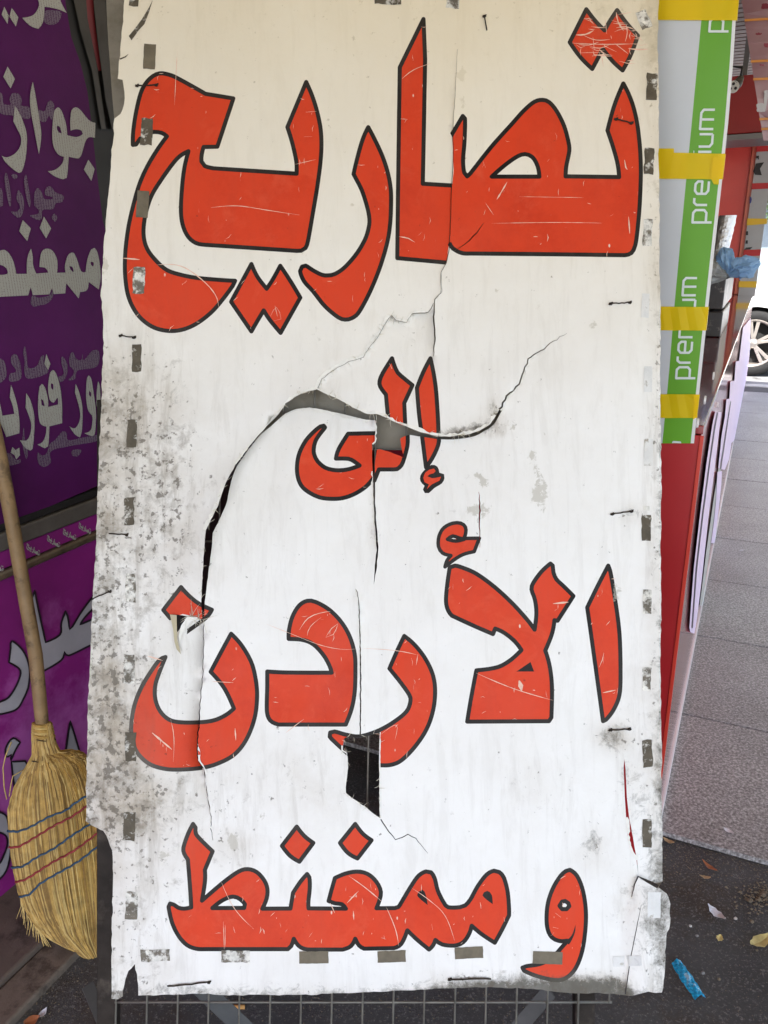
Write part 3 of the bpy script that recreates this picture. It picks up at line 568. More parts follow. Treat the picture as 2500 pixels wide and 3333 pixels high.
    if not red:
        sm = mth('MULTIPLY', rng(mth('ADD', noise(60, 8, .75, None, .6), mth('MULTIPLY', st_.outputs['Fac'], .42)), .74, .80), rng(st_.outputs['Fac'], .1, .3))
        out = mix(mth('MULTIPLY', sm, .62), out, (.42, .39, .32))
        if col[0] > .5: out = mix(warm_, out, (.80, .70, .50))
    else:
        out = mix(rng(noise(9, 9, .75), .48, .72, 0, .38), out, (.40, .020, .010))
        out = mix(rng(noise(13, 8, .7, None, .6), .56, .74, 0, .30), out, (.78, .16, .08))
        vo = n.new('ShaderNodeTexVoronoi'); vo.inputs['Scale'].default_value = 55; mp = n.new('ShaderNodeMapping'); mp.inputs['Scale'].default_value = (1, 1, .35)
        l.new(tc.outputs['Object'], mp.inputs[0]); l.new(mp.outputs[0], vo.inputs['Vector'])
        out = mix(mth('MULTIPLY', rng(vo.outputs['Distance'], .10, .05), rng(noise(11, 3, .5), .55, .6)), out, (.75, .62, .5))
        out = mix(rng(noise(50, 4, .6, (6, 1, .25), 1.2), .735, .76, 0, .55), out, (.72, .5, .4))
        out = mix(rng(noise(60, 4, .6, (.25, 1, 7), 1.2), .735, .76, 0, .5), out, (.72, .5, .4))
    l.new(out, b.inputs['Base Color']); b.inputs['Roughness'].default_value = rough_; b.inputs['Specular IOR Level'].default_value = .4 if col[1] > .5 else .16
    l.new(rng(noise(14, 6, .6), .3, .7, rough_-.1, rough_+.15), b.inputs['Roughness'])
    bp = n.new('ShaderNodeBump'); bp.inputs['Strength'].default_value = .25; bp.inputs['Distance'].default_value = .003
    l.new(noise(30, 9, .7), bp.inputs['Height']); l.new(bp.outputs[0], b.inputs['Normal'])
    return m
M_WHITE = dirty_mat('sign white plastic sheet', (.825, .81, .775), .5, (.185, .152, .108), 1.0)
M_RED = dirty_mat('sign red print', (.66, .052, .016), .5, (.16, .06, .04), .5, True)
M_BLACK = dirty_mat('sign dark outline print', (.009, .008, .008), .5, (.10, .085, .07), .8)
M_CORE = mat('torn board edge', (.62, .58, .47), .9, var=.25, vscale=40)
M_TAPE = mat('brown tape residue', (.092, .075, .050), .75, var=.35, vscale=60, bump=.4, col2=(.62, .60, .54), cov=.30, cscale=70)
M_TAPE2 = mat('worn tape residue', (.15, .13, .10), .75, var=.35, vscale=60, bump=.4, col2=(.68, .66, .6), cov=.75, cscale=55)
M_TAPE3 = mat('clean brown tape', (.145, .12, .08), .7, var=.25, vscale=50, bump=.3)
M_WIRE = mat('dark rusty wire', (.035, .025, .018), .6, metal=.5, var=.4, vscale=90)
M_SCR = mat('scratch', (.76, .50, .38), .8, var=.2, vscale=200)
M_PAPER = mat('torn paper fringe', (.78, .76, .70), .9, var=.15, vscale=60)

sign = empty('torn_sign_board', 'torn white board with big red lettering leaning on a wire rack', 'sign', sign_at(1250, 3230))
def face_obj(name, ids, m, parent):
    ids = list(ids); used = sorted({q for t in ids for q in tris[t]}); mp = {u: i for i, u in enumerate(used)}
    o = obj(name, [P3[u] for u in used], [tuple(mp[q] for q in tris[t]) for t in ids], m, parent, True)
    for nm, arr in (('dirt', VD), ('stain', VS), ('warm_light', VWARM), ('mold', VM)):
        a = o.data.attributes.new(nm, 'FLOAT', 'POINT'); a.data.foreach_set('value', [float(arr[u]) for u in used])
    return o
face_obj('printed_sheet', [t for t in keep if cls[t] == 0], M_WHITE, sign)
for k in range(len(GLY)):
    a = [t for t in keep if cls[t] == 2*k+1]; b_ = [t for t in keep if cls[t] == 2*k+2]
    lo = face_obj('letter', a, M_RED, sign)
    ob = face_obj('letter_outline', b_, M_BLACK, sign)
    ob.parent = lo; ob.matrix_parent_inverse = Matrix()
# the body of the board: edges all round, also along the tears, and the back
TH = .0035
ec = {}
for t in keep:
    q = tris[t]
    for i in range(3): ec[(q[i], q[(i+1) % 3])] = 1
side = [(b_, a_) for (a_, b_) in ec if (b_, a_) not in ec]
bv = []; bf = []
back = [sign_at(v[0], v[1], l_-TH) for v, l_ in zip(VV, VL)]
front = [sign_at(v[0], v[1], l_-.0002) for v, l_ in zip(VV, VL)]
nV = len(P3)
bf = [tuple(q+nV for q in tris[t][::-1]) for t in keep]+[(a_, b_, b_+nV, a_+nV) for a_, b_ in side]
o = obj('board_core', front+back, bf, M_CORE, sign)

# pale torn fringe along the lips of the large tears
def fringe(line, w, seed, lift=.0006, off=0):
    rr = random.Random(seed); ln = rough(line, .8, 9, seed, False); n_ = len(ln); V = []; Fc = []
    for i, p in enumerate(ln):
        q0 = ln[max(i-1, 0)]; q1 = ln[min(i+1, n_-1)]; L = math.dist(q0, q1)+1e-6
        nx, ny = -(q1[1]-q0[1])/L, (q1[0]-q0[0])/L; ww = w*(.3+1.2*rr.random())
        a = (p[0]+nx*off, p[1]+ny*off); b2 = (a[0]+nx*ww, a[1]+ny*ww)
        V += [sign_pt(*a, lift), sign_pt(*b2, lift+.0004)]
        if i: Fc.append((2*i-2, 2*i-1, 2*i+1, 2*i))
    return obj('torn_fringe', V, Fc, M_PAPER, sign)
fringe(T_UP[2:24], -9, 31, off=0); fringe([(1222, 1368), (1189, 1366), (1124, 1350), (1066, 1337), (1008, 1326), (965, 1331), (929, 1346), (905, 1366)], -9, 32, off=0)
fringe([(1032, 1262), (1046, 1230), (1086, 1200), (1133, 1175), (1180, 1160), (1198, 1133), (1224, 1098), (1253, 1048), (1272, 1024)], -8, 33, .001, off=0)
fringe([(768, 1511), (806, 1460), (845, 1412), (900, 1355), (929, 1316)], -7, 34, .001, off=0)
fringe([(669, 1726), (686, 1692), (710, 1644), (734, 1571)], -10, 35, .001, off=0)
fringe([(2038, 2660), (2046, 2745), (2056, 2775), (2072, 2800)], -7, 36, .001, off=0)
fringe([(643, 2422), (646, 2476), (663, 2500), (669, 2520)], -6, 37, .0015, off=0)
fringe([(1211, 1444), (1220, 1436), (1222, 1400), (1222, 1370)], 5, 38, .0008, off=0)
fringe([(1275, 1024), (1289, 1040), (1323, 1048), (1342, 1019), (1395, 1015)], -7, 39, .001)
fringe([(1213, 1534), (1215, 1600), (1218, 1700), (1224, 1790)], 4, 40, .0008); fringe([(1236, 2383), (1234, 2480), (1235, 2600), (1236, 2660)], -4, 41, .0008)
fringe([(1126, 2581), (1126, 2547), (1133, 2499), (1130, 2451), (1116, 2441), (1116, 2427)], -5, 42, .0008); fringe([(1193, 2629), (1149, 2600), (1126, 2581)], -5, 43, .0008)
fringe([(1633, 1337), (1650, 1296), (1692, 1252), (1722, 1174), (1772, 1138)], 5, 44, .0008); fringe([(1453, 857), (1436, 886), (1436, 953), (1416, 975)], -5, 45, .0008)
fringe([(686, 2696), (686, 2658), (677, 2600), (669, 2552), (662, 2499)], -3, 46, .0008); fringe([(1157, 1916), (1166, 1950), (1170, 2050), (1172, 2200)], 3, 47, .0008)
# fine fibres standing out of the tears
V = []; Fc = []; rr = random.Random(91)
def hairs(line, n_, L):
    for _ in range(n_):
        i = rr.randrange(len(line)-1); t = rr.random(); a = line[i]; b_ = line[i+1]; x = a[0]+(b_[0]-a[0])*t; y = a[1]+(b_[1]-a[1])*t
        an = rr.uniform(0, 6.28); l_ = L*rr.uniform(.3, 1); cv = rr.uniform(-1, 1)
        pts = [sign_pt(x+math.cos(an+cv*q*.4)*l_*q, y+math.sin(an+cv*q*.4)*l_*q, .0012+.004*q) for q in (0, .35, .7, 1)]
        v2, f2 = tube_data(pts, [.0004, .0004, .0003, .0001], 3, False, len(V)); V.extend(v2); Fc.extend(f2)
hairs(T_UP[2:], 60, 28); hairs(L_LF, 30, 22); hairs(H3, 30, 20); hairs([(663, 2020), (640, 2010), (612, 2006)], 26, 60); hairs(CREG[:12], 30, 22)
o = obj('torn_fibres', V, Fc, M_CORE, sign); o['kind'] = 'stuff'
# peeled strip hanging from the broken dot
flat = lambda nm, pts, m, lf=.001: flat_shape(nm, [pts], lambda x, y, l_: sign_pt(x, y, l_+lf), m, sign)
flat('peeled_strip', n3([(525, 415), (570, 420), (572, 520), (575, 590), (590, 640), (600, 685), (570, 650), (555, 600), (548, 520)]), mat('peeled backing', (.48, .42, .28), .9, var=.2), .006)
flat('peeled_flap', n3([(640, 432), (712, 432), (700, 450), (668, 462), (640, 500), (612, 540), (590, 600), (585, 560), (600, 490)]), M_PAPER, .004)

# ---- the brown adhesive marks down both sides and along the foot
k_ = 1.507
tapes = [(323, 122, 26, 54, 3, 2), (317, 284, 25, 58, 3, 0), (308, 441, 26, 58, 4, 2), (300, 605, 25, 58, 2, 1), (295, 773, 20, 60, 1, 0), (285, 936, 21, 60, 3, 0), (279, 1104, 21, 61, 0, 0), (282, 1270, 22, 62, 0, 1), (279, 1445, 23, 62, 1, 1), (282, 1613, 24, 62, 0, 0), (279, 1785, 25, 62, 2, 0), (284, 1956, 26, 60, 2, 1),
         (1391, 42, 24, 40, -22, 1), (1408, 187, 23, 58, 2, 0), (1402, 348, 21, 56, 3, 0), (1399, 502, 20, 58, 2, 1), (1396, 1140, 20, 56, 1, 0), (1398, 1300, 18, 52, 0, 1), (1397, 1467, 18, 50, 1, 1), (1399, 1628, 21, 60, -3, 0), (1398, 1800, 20, 60, 1, 0),
         (335, 2064, 63, 26, -2, 1), (509, 2066, 62, 26, 1, 1), (678, 2068, 63, 26, -1, 2), (846, 2066, 61, 25, -2, 2), (1013, 2058, 61, 25, -3, 2), (1183, 2069, 64, 27, 2, 2), (1355, 2076, 62, 22, -2, 3), (838, -2, 58, 22, 2, 0), (979, 4, 28, 28, 6, 1), (290, 2, 20, 22, 8, 0), (1413, 1955, 28, 56, 1, 3), (1394, 660, 17, 52, 3, 3), (1400, 819, 18, 56, 1, 3), (1401, 977, 19, 58, 1, 3), (1397, 1098, 12, 10, 0, 1)]
M_TAPE4 = mat('pale tape mark', (.68, .67, .64), .8, var=.12, vscale=40, bump=.6, col2=(.30, .26, .20), cov=.12, cscale=40)
for i, (x, y, w, h, a, kind) in enumerate(tapes):
    x *= k_; y *= k_; w *= k_; h *= k_; ca, sa = math.cos(R(-a)), math.sin(R(-a))
    lp = rough([(-w/2, -h/2), (w/2, -h/2), (w/2, h/2), (-w/2, h/2)], 2.0 if kind < 2 else .8, 12, 100+i)
    lp = [(x+ca*u+sa*v, y-sa*u+ca*v) for u, v in lp]
    flat('adhesive_mark', lp, [M_TAPE, M_TAPE2, M_TAPE3, M_TAPE4][kind], .0007)
flat('adhesive_mark', [(497, 0), (484, 42), (470, 78), (452, 98), (428, 131), (419, 117), (438, 94), (462, 62), (486, 22)], M_TAPE, .0007)
flat('adhesive_mark', [(389, 190), (405, 184), (419, 175), (410, 186), (392, 194)], M_TAPE, .0007)
# ---- wire ties and a rusty screw
def tie(a, b, seed, knots=(1, 1), r=.0011):
    rr = random.Random(seed); n_ = 7; pts = []
    for i in range(n_+1):
        t = i/n_; x = a[0]+(b[0]-a[0])*t; y = a[1]+(b[1]-a[1])*t+rr.uniform(-1.5, 1.5)
        pts.append(sign_pt(x, y, .0005 if i in (0, n_) else .0022+.0006*rr.random()))
    V, Fc = tube_data(pts, r, 6)
    for kx, p in ((knots[0], a), (knots[1], b)):
        if kx:
            for j in range(3):
                c_ = [sign_pt(p[0]+5*math.cos(q*1.3+j*2)+rr.uniform(-2, 2), p[1]+4*math.sin(q*1.3+j), .001+.0012*q*.4) for q in range(4)]
                v2, f2 = tube_data(c_, r, 5, base=len(V)); V += v2; Fc += f2
    return obj('wire_tie', V, Fc, M_WIRE, sign, True)
for i, (a, b, kn) in enumerate([((447, 278), (509, 276), (1, 1)), ((2006, 387), (2056, 400), (1, 1)), ((1988, 988), (2051, 984), (1, 1)), ((1993, 1673), (2056, 1664), (1, 1)), ((1988, 2376), (2049, 2373), (1, 1)), ((355, 1737), (413, 1741), (0, 1)), ((392, 1092), (436, 1098), (1, 1)), ((545, 3211), (681, 3198), (0, 1)), ((1465, 3188), (1598, 3186), (1, 0)), ((1577, 52), (1585, 98), (1, 0)), ((300, 1950), (358, 1925), (0, 1))]):
    tie(a, b, i+60, kn)
# ---- long scratches that can be told apart
def scratch(line, w, seed):
    ln = rough(spline([tuple(p) for p in line], False, 14), .8, 14, seed, False); rr = random.Random(seed); V = []; Fc = []; n_ = len(ln)
    for i, p in enumerate(ln):
        q0 = ln[max(i-1, 0)]; q1 = ln[min(i+1, n_-1)]; L = math.dist(q0, q1)+1e-6; ww = .72*w*(.4+.7*rr.random())*min(1, .2+4*min(i, n_-1-i)/n_)
        nx, ny = -(q1[1]-q0[1])/L*ww/2, (q1[0]-q0[0])/L*ww/2
        V += [sign_pt(p[0]+nx, p[1]+ny, .0004), sign_pt(p[0]-nx, p[1]-ny, .0004)]
        if i: Fc.append((2*i-2, 2*i-1, 2*i+1, 2*i))
    return V, Fc
SCR = [([(867, 2031), (935, 2058), (1041, 2099), (1109, 2113), (1160, 2112)], 3), ([(1180, 2110), (1290, 2118), (1364, 2133)], 3), ([(1551, 2191), (1671, 2241), (1801, 2280)], 4), ([(720, 2870), (763, 2957), (826, 3024)], 3), ([(1135, 2851), (1190, 2890), (1241, 2933)], 5), ([(1258, 2954), (1287, 3024), (1298, 3080)], 4), ([(1338, 2889), (1401, 2933), (1449, 2981), (1480, 3063)], 3), ([(686, 676), (773, 670), (870, 684), (975, 700)], 3.5), ([(512, 862), (589, 866), (657, 910), (700, 958), (712, 1001)], 5), ([(577, 169), (572, 260), (568, 342)], 3), ([(1309, 256), (1347, 227), (1405, 205)], 4), ([(1651, 592), (1632, 625), (1617, 649)], 7), ([(1299, 770), (1330, 776), (1352, 789)], 5), ([(2046, 705), (2048, 730), (2050, 760)], 12), ([(2033, 520), (2037, 545), (2042, 552)], 11), ([(1960, 140), (1970, 150), (2010, 170)], 3), ([(1862, 140), (1960, 144), (2080, 142)], 4), ([(1885, 172), (1960, 170)], 3), ([(1900, 60), (1930, 72)], 4), ([(2006, 40), (2012, 70), (2030, 100)], 9), ([(1900, 115), (1940, 130), (1985, 128)], 5), ([(1875, 145), (1890, 155), (1905, 150)], 6), ([(1930, 120), (1935, 165)], 4), ([(2000, 140), (2045, 175)], 4), ([(1970, 60), (1975, 110)], 5),
       ([(975, 2050), (1003, 2012), (1040, 1996), (1075, 1990)], 4), ([(1000, 2070), (1010, 2040), (1045, 2010)], 3), ([(1060, 2075), (1080, 2045), (1100, 2030), (1085, 2065), (1060, 2075)], 3), ([(1690, 2215), (1695, 2232), (1698, 2250)], 26), ([(1800, 1965), (1850, 1960)], 12), ([(1950, 2172), (1960, 2150), (1966, 2125)], 5), ([(1962, 2255), (2005, 2246)], 5), ([(1355, 2165), (1360, 2130)], 6), ([(1240, 2390), (1290, 2360), (1285, 2410)], 2.5), ([(930, 2385), (990, 2340)], 3), ([(880, 1030), (900, 1000), (915, 1038), (890, 1045)], 3), ([(895, 995), (903, 1030)], 4), ([(1129, 2940), (1167, 2900)], 4), ([(1075, 2940), (1090, 2972)], 8), ([(1150, 2965), (1152, 2995)], 6), ([(727, 3000), (730, 3090)], 3), ([(733, 3010), (733, 3085)], 2.5), ([(1405, 3008), (1409, 3028)], 5), ([(1800, 3018), (1818, 3022)], 6), ([(1808, 2972), (1826, 2986)], 5), ([(1640, 2985), (1643, 3000)], 10), ([(495, 2385), (560, 2440)], 10), ([(555, 2340), (566, 2400), (564, 2480)], 3), ([(765, 2370), (768, 2410)], 7), ([(690, 2218), (760, 2222)], 3.5), ([(480, 2135), (530, 2150)], 6), ([(400, 840), (455, 845)], 9), ([(995, 365), (1030, 362)], 4), ([(990, 445), (1016, 444)], 4), ([(960, 535), (1028, 519)], 3), ([(1268, 1183), (1276, 1200)], 13), ([(1105, 1540), (1112, 1538)], 6),
       ([(1600, 727), (1800, 724), (1960, 726)], 2.5), ([(1690, 640), (1900, 643)], 2), ([(1580, 660), (1607, 700)], 3), ([(1572, 522), (1580, 545)], 4)]
rs_ = random.Random(321)
def add_scr(n_, fill, lo, hi, dirs, w0, w1):
    xs = [p[0] for p in fill]; ys = [p[1] for p in fill]; k = 0
    while k < n_:
        x = rs_.uniform(min(xs), max(xs)); y = rs_.uniform(min(ys), max(ys))
        if not inside(np.array([x]), np.array([y]), fill)[0]: continue
        a = rs_.choice(dirs)+rs_.uniform(-.25, .25); L = rs_.uniform(lo, hi); c_ = rs_.uniform(-.15, .15)*L
        SCR.append(([(x, y), (x+math.cos(a)*L/2-math.sin(a)*c_, y+math.sin(a)*L/2+math.cos(a)*c_), (x+math.cos(a)*L, y+math.sin(a)*L)], rs_.uniform(w0, w1))); k += 1
add_scr(34, GLY[5]['fill'], 12, 70, (0, 0, .1, 1.4, .7), 2.5, 7)
for gi, n_ in ((0, 26), (1, 4), (2, 12), (3, 10), (4, 24), (6, 5), (11, 12), (13, 14), (14, 14), (15, 14), (17, 8), (18, 34), (21, 8)): add_scr(n_, GLY[gi]['fill'], 4, 26, (1.5, 1.6, .1, 2.4), 1.6, 4.2)
V = []; Fc = []
for i, (ln, w) in enumerate(SCR):
    v2, f2 = scratch(ln, w, 200+i); b_ = len(V); V += v2; Fc += [tuple(q+b_ for q in t) for t in f2]
o = obj('scratches', V, Fc, M_SCR, sign); o['kind'] = 'stuff'

# ================================================================== the wire rack that carries the board
M_GALV = mat('cream painted wire', (.165, .152, .128), .5, metal=.0, var=.35, vscale=40)
M_POST = mat('brown painted steel post', (.028, .022, .018), .6, metal=.0, var=.45, vscale=25, bump=.2, col2=(.06, .048, .038), cov=.25, cscale=18, spec=.15)
M_FLATBAR = mat('grey flat steel', (.055, .053, .05), .55, metal=.2, var=.35, vscale=20)
def rk(px, py, off): return sign_at(px, py, -off)
rack = empty('wire_rack', 'dark steel rack with a wire grid behind the torn board', 'rack', G(1250, 3500))
def wx(k, y): return 378+100.3*k+(3262-y)*(.0226 if k > 0 else .0226)
for k in range(17):
    y0, y1 = -160, 3264 if k == 16 else 3420
    tube('grid_wire', [rk(wx(k, y), y, .042) for y in np.linspace(y0, y1, 5)], .0017, M_GALV, rack, 6)
for y in range(3262, -200, -300):
    tube('grid_wire', [rk(x, y, .0455) for x in (wx(0, y)-4, 900, 1500, 1992+(3262-y)*.0226)], .0019, M_GALV, rack, 6)
def to_floor(px, py, off, up_y):
    a = rk(px, up_y, off); b = rk(px, py, off); d = (b-a); t = (0-a.z)/d.z; return a, a+d*t
pa, pb = to_floor(346, 3333, .062, 1300); 
ax_ = RIGHT*.0165; dz_ = SN*.0025
hexa('post', [pa-ax_, pa+ax_, pb+ax_, pb-ax_], SN*.022, M_POST, rack, .002)
pa2, pb2 = to_floor(1905, 3333, .062, 1300)
hexa('post', [pa2-ax_, pa2+ax_, pb2+ax_, pb2-ax_], SN*.022, M_POST, rack, .002)
# rear legs and flat braces near the floor
def bar(p, q, w, m, nm, th=.004):
    p = Vector(p); q = Vector(q); s = (q-p).cross((p+q)*.5-CAM).normalized()*w/2; f_ = ((p+q)*.5-CAM).normalized()*th
    return hexa(nm, [p-s, p+s, q+s, q-s], f_, m, rack, .0008)
bar(rk(285, 3205, .20), rk(345, 3345, .16), .022, M_FLATBAR, 'brace')
bar(rk(640, 3200, .16), rk(850, 3400, .16), .030, M_FLATBAR, 'brace')
bar(rk(1790, 3225, .16), rk(1640, 3400, .16), .026, M_FLATBAR, 'brace')
p = rk(1895, 2500, .42); bar(p, (p.x, p.y+.05, 0), .03, M_POST, 'rear_leg', .02)
p = rk(330, 2500, .42); bar(p, (p.x-.01, p.y+.05, 0), .03, M_POST, 'rear_leg', .02)
for px in (346, 1905):
    a = rk(px, 1320, .045); bar(a, (a.x, a.y+.35, .5), .02, M_FLATBAR, 'stay')
# a second board hangs on the back of the grid; it shows through the tear and along one side
M_REAR = mat('grey rear board', (.27, .24, .19), .8, var=.2, vscale=9, bump=.2, col2=(.20, .175, .13), cov=.35, cscale=5)
rear = tag(flat_shape('rear_board', [rough([(345, -190), (346, 30), (352, 150), (364, 300), (372, 400), (420, 1000), (560, 1200), (860, 1462), (1560, 1466), (1900, 1460), (2090, 1000), (2100, -190)], 1.5, 60, 44)], lambda x, y, l_: rk(x, y, .056-l_), M_REAR, None, .004), 'plain grey-brown board hung behind the torn one, seen through its tear', 'board')
# ================================================================== shop front on the left, covered in purple film
WP = -1.432
def wl_(px, py, lift=0.0): return on_perp(px, py, WP+lift)
M_PURP = mat('purple printed film', (.078, .006, .080), .6, spec=.2, var=.3, vscale=3.5, bump=.15, bscale=300)
M_PURP2 = mat('magenta printed panel', (.26, .018, .195), .45, spec=.3, var=.35, vscale=2.2, bump=.08, bscale=40, col2=(.44, .10, .38), cov=.38, cscale=1.6)
def mesh_print(name, col, hole, dens):
    m = mat(name, col, .6, spec=.2); nt = m.node_tree; n = nt.nodes; l = nt.links; b = n['Principled BSDF']
    tc = n.new('ShaderNodeTexCoord'); v = n.new('ShaderNodeTexVoronoi'); v.inputs['Scale'].default_value = 330; v.inputs['Randomness'].default_value = .25
    l.new(tc.outputs['Object'], v.inputs['Vector']); mr = n.new('ShaderNodeMapRange'); mr.inputs[1].default_value = dens; mr.inputs[2].default_value = dens+.1; l.new(v.outputs['Distance'], mr.inputs[0])
    t = n.new('ShaderNodeTexNoise'); t.inputs['Scale'].default_value = 14; l.new(tc.outputs['Object'], t.inputs['Vector'])
    mx = n.new('ShaderNodeMix'); mx.data_type = 'RGBA'; l.new(mr.outputs[0], mx.inputs[0]); mx.inputs[6].default_value = (*hole, 1); mx.inputs[7].default_value = (*col, 1)
    l.new(mx.outputs[2], b.inputs['Base Color']); return m
M_MESHW = mesh_print('pale perforated print', (.40, .39, .345), (.14, .09, .12), .22)
M_MESHF = mesh_print('faint perforated print', (.17, .125, .17), (.07, .012, .07), .36)
M_LGREY = mat('grey lettering film', (.40, .38, .41), .5, var=.15, vscale=8)
M_DARKG = mat('black rubber gasket', (.010, .009, .008), .6, var=.3)
M_FRAME = mat('dark aluminium frame', (.055, .05, .045), .45, metal=.5, var=.3, vscale=14)
M_RAIL = mat('grey brown rail', (.12, .108, .092), .5, metal=.3, var=.3, vscale=18)
M_TRIM = mat('tarnished metal trim', (.22, .18, .12), .35, metal=.7, var=.5, vscale=25)
M_WALLD = mat('dark rendered wall', (.05, .042, .04), .85, var=.3, vscale=4, bump=.4)
shop = empty('film_covered_shop', 'purple film-covered shop window with pale lettering beside the broom', 'shop', AP(2, WP, 0))
A0, A1 = -5.0, 7.8
apbox('wall', A0, A1, WP-.35, WP-.015, 0, 3.0, M_WALLD, shop)
# lower magenta panels, trim, printed strip, rail, gasket (heights measured on the wall)
apbox('lower_panel', A0, A1, WP-.013, WP, .035, .778, M_PURP2, shop, .002)
apbox('metal_trim', A0, A1, WP-.012, WP+.012, .781, .801, M_TRIM, shop, .006)
apbox('printed_strip', A0, A1, WP-.012, WP+.004, .8035, .842, M_PURP2, shop, .001)
apbox('sill_rail', A0, A1, WP-.012, WP+.010, .844, .884, M_RAIL, shop, .004)
apbox('gasket', A0, A1, WP-.012, WP+.003, .886, .903, M_DARKG, shop, .002)
# upper film: its free edge bends away near the frame
FILM = [(-900, -250), (160, -250), (205, -60), (215, 20), (232, 120), (262, 205), (285, 300), (300, 420), (315, 560), (335, 720), (380, 900), (420, 1200), (450, 1525)]
bl = [( -900, 2030), (45, 1688)]
fl = FILM+[(450, 1528), (313, 1583), (163, 1648), (45, 1690), (-300, 1820), (-900, 2050)]
flat_shape('window_film', [[(x, y) for x, y in fl]], lambda x, y, l_: wl_(x, y, .004+l_), M_PURP, shop, .0008)
apbox('window_glass', A0, A1, WP-.011, WP+.0005, .905, 2.6, mat('dark shop glass', (.012, .010, .012), .12, var=.1), shop)
def strip(nm, pts, lift, m, th=.01): return flat_shape(nm, [pts], lambda x, y, l_: wl_(x, y, lift+l_), m, shop, th)
strip('frame_strip', [(205, -250), (240, 0), (262, 100), (300, 230), (330, 420), (345, 420), (318, 230), (285, 60), (262, -250)], .010, M_FRAME)
strip('frame_strip', [(262, -250), (285, 60), (303, 150), (320, 230), (330, 230), (307, 60), (290, -250)], .008, mat('dull red strip', (.16, .018, .022), .5, var=.2))
strip('frame_strip', [(296, -250), (306, 20), (322, 160), (345, 330), (365, 420), (378, 420), (360, 240), (342, 0), (338, -250)], .014, M_FRAME)
M_GAS2 = M_DARKG
strip('window_post', [(190, -250), (200, 0), (240, 200), (270, 420), (290, 700), (360, 1520), (560, 1440), (520, -250)], .0028, M_DARKG, .002)
apbox('shade_sheet', 1.56, 4.2, WP+.016, WP+.026, .04, 1.6, mat('dark maroon shade', (.022, .008, .010), .6, var=.3, vscale=5), shop, .003)  # dark sheet added over the magenta panel, painting the board's shade on it
q3 = 2.4575
def z1(p): return Z(0, 0, 2.7644, p)
def z2(p): return Z(0, 700, q3, p)
def z3(p): return Z(0, 1500, q3, p)
def z4(p): return Z(0, 2300, 2.142, p)
def wlet(pts, m, holes=(), lift=.0062, nm='window_letter', corner=False):
    f = [p[:2] for p in pts] if corner else spline([tuple(p) for p in pts], True, 6)
    return flat_shape(nm, [f], lambda x, y, l_: wl_(x, y, lift+l_), m, shop, None, [spline([tuple(p) for p in h], True, 5) for h in holes])
def C1(p): return [q+(1,) for q in p]
W = M_MESHW; Fn = M_MESHF
for p in ([(38, 60), (78, 138), (68, 215), (15, 130)], [(105, 70), (165, 155), (143, 238), (85, 150)], [(68, 598), (135, 710), (95, 795), (30, 690)], [(795, 1437), (852, 1520), (822, 1628), (755, 1525)], [(205, 1980), (278, 2055), (245, 2168), (172, 2080)], [(395, 1948), (460, 2055), (415, 2145), (357, 2050)]): wlet(z1(p), W, corner=True)
wlet(z1([(300, -60, 1), (350, 20), (335, 90), (290, 140), (200, 160, 1), (270, 230), (345, 258, 1), (385, 200), (402, 60, 1), (510, 80), (600, 115, 1), (555, 30), (520, -60, 1)]), W)
wlet(z1([(295, 735, 1), (320, 860), (370, 1180), (365, 1290), (350, 1385, 1), (310, 1180), (270, 920)]), W)
wlet(z1([(135, 950, 1), (190, 1050), (235, 1180), (242, 1300), (225, 1450), (190, 1550), (150, 1545), (60, 1470), (15, 1400, 1), (60, 1415), (130, 1385), (180, 1320), (190, 1240), (160, 1170), (120, 1090, 1)]), W)
wlet(z1([(520, 965), (550, 990), (590, 1100), (605, 1215, 1), (690, 1232), (745, 1205), (735, 1175), (690, 1162), (635, 1175, 1), (632, 1080), (645, 990), (680, 965), (720, 985), (800, 1080), (858, 1105, 1), (855, 1240, 1), (800, 1235), (770, 1270), (730, 1400), (710, 1425), (618, 1410, 1), (600, 1600), (570, 1612), (500, 1590), (430, 1540, 1), (500, 1525), (560, 1470), (575, 1410, 1), (520, 1385), (480, 1310), (470, 1200), (480, 1050), (495, 985)]), W, [z1([(515, 1130), (535, 1137), (555, 1200), (530, 1192), (512, 1160)])])
for p in ([(400, 100), (545, 105), (530, 190), (470, 222), (402, 200)], [(0, 830), (25, 850), (30, 930), (100, 940), (85, 900), (110, 840), (170, 845), (195, 900), (195, 950), (268, 968), (272, 1058), (240, 1070), (120, 1040), (0, 1010)], [(350, 990), (400, 1000), (430, 920), (460, 905), (488, 950), (470, 1080), (440, 1040), (410, 1095), (358, 1080)],
          [(340, 1690), (380, 1740), (400, 1790), (470, 1790), (475, 1775), (405, 1750), (420, 1685), (460, 1680), (500, 1730), (570, 1760), (560, 1815), (500, 1830), (480, 1880), (385, 1890), (375, 1970), (340, 1980), (270, 1940), (340, 1925), (350, 1890), (310, 1850), (310, 1740)], [(232, 1570), (250, 1640), (275, 1820), (265, 1865), (240, 1790), (215, 1640)], [(165, 1710), (205, 1770), (215, 1860), (190, 1950), (160, 1960), (100, 1905), (150, 1905), (180, 1860), (150, 1790)], [(55, 1550), (80, 1640), (100, 1800), (90, 1860), (60, 1760), (40, 1620)], [(0, 1690), (20, 1720), (25, 1850), (0, 1860)], [(130, 1565), (160, 1585), (135, 1612), (100, 1580)], [(490, 1920), (515, 1960), (495, 1995), (465, 1955)]): wlet(z1(p), Fn, lift=.0055)
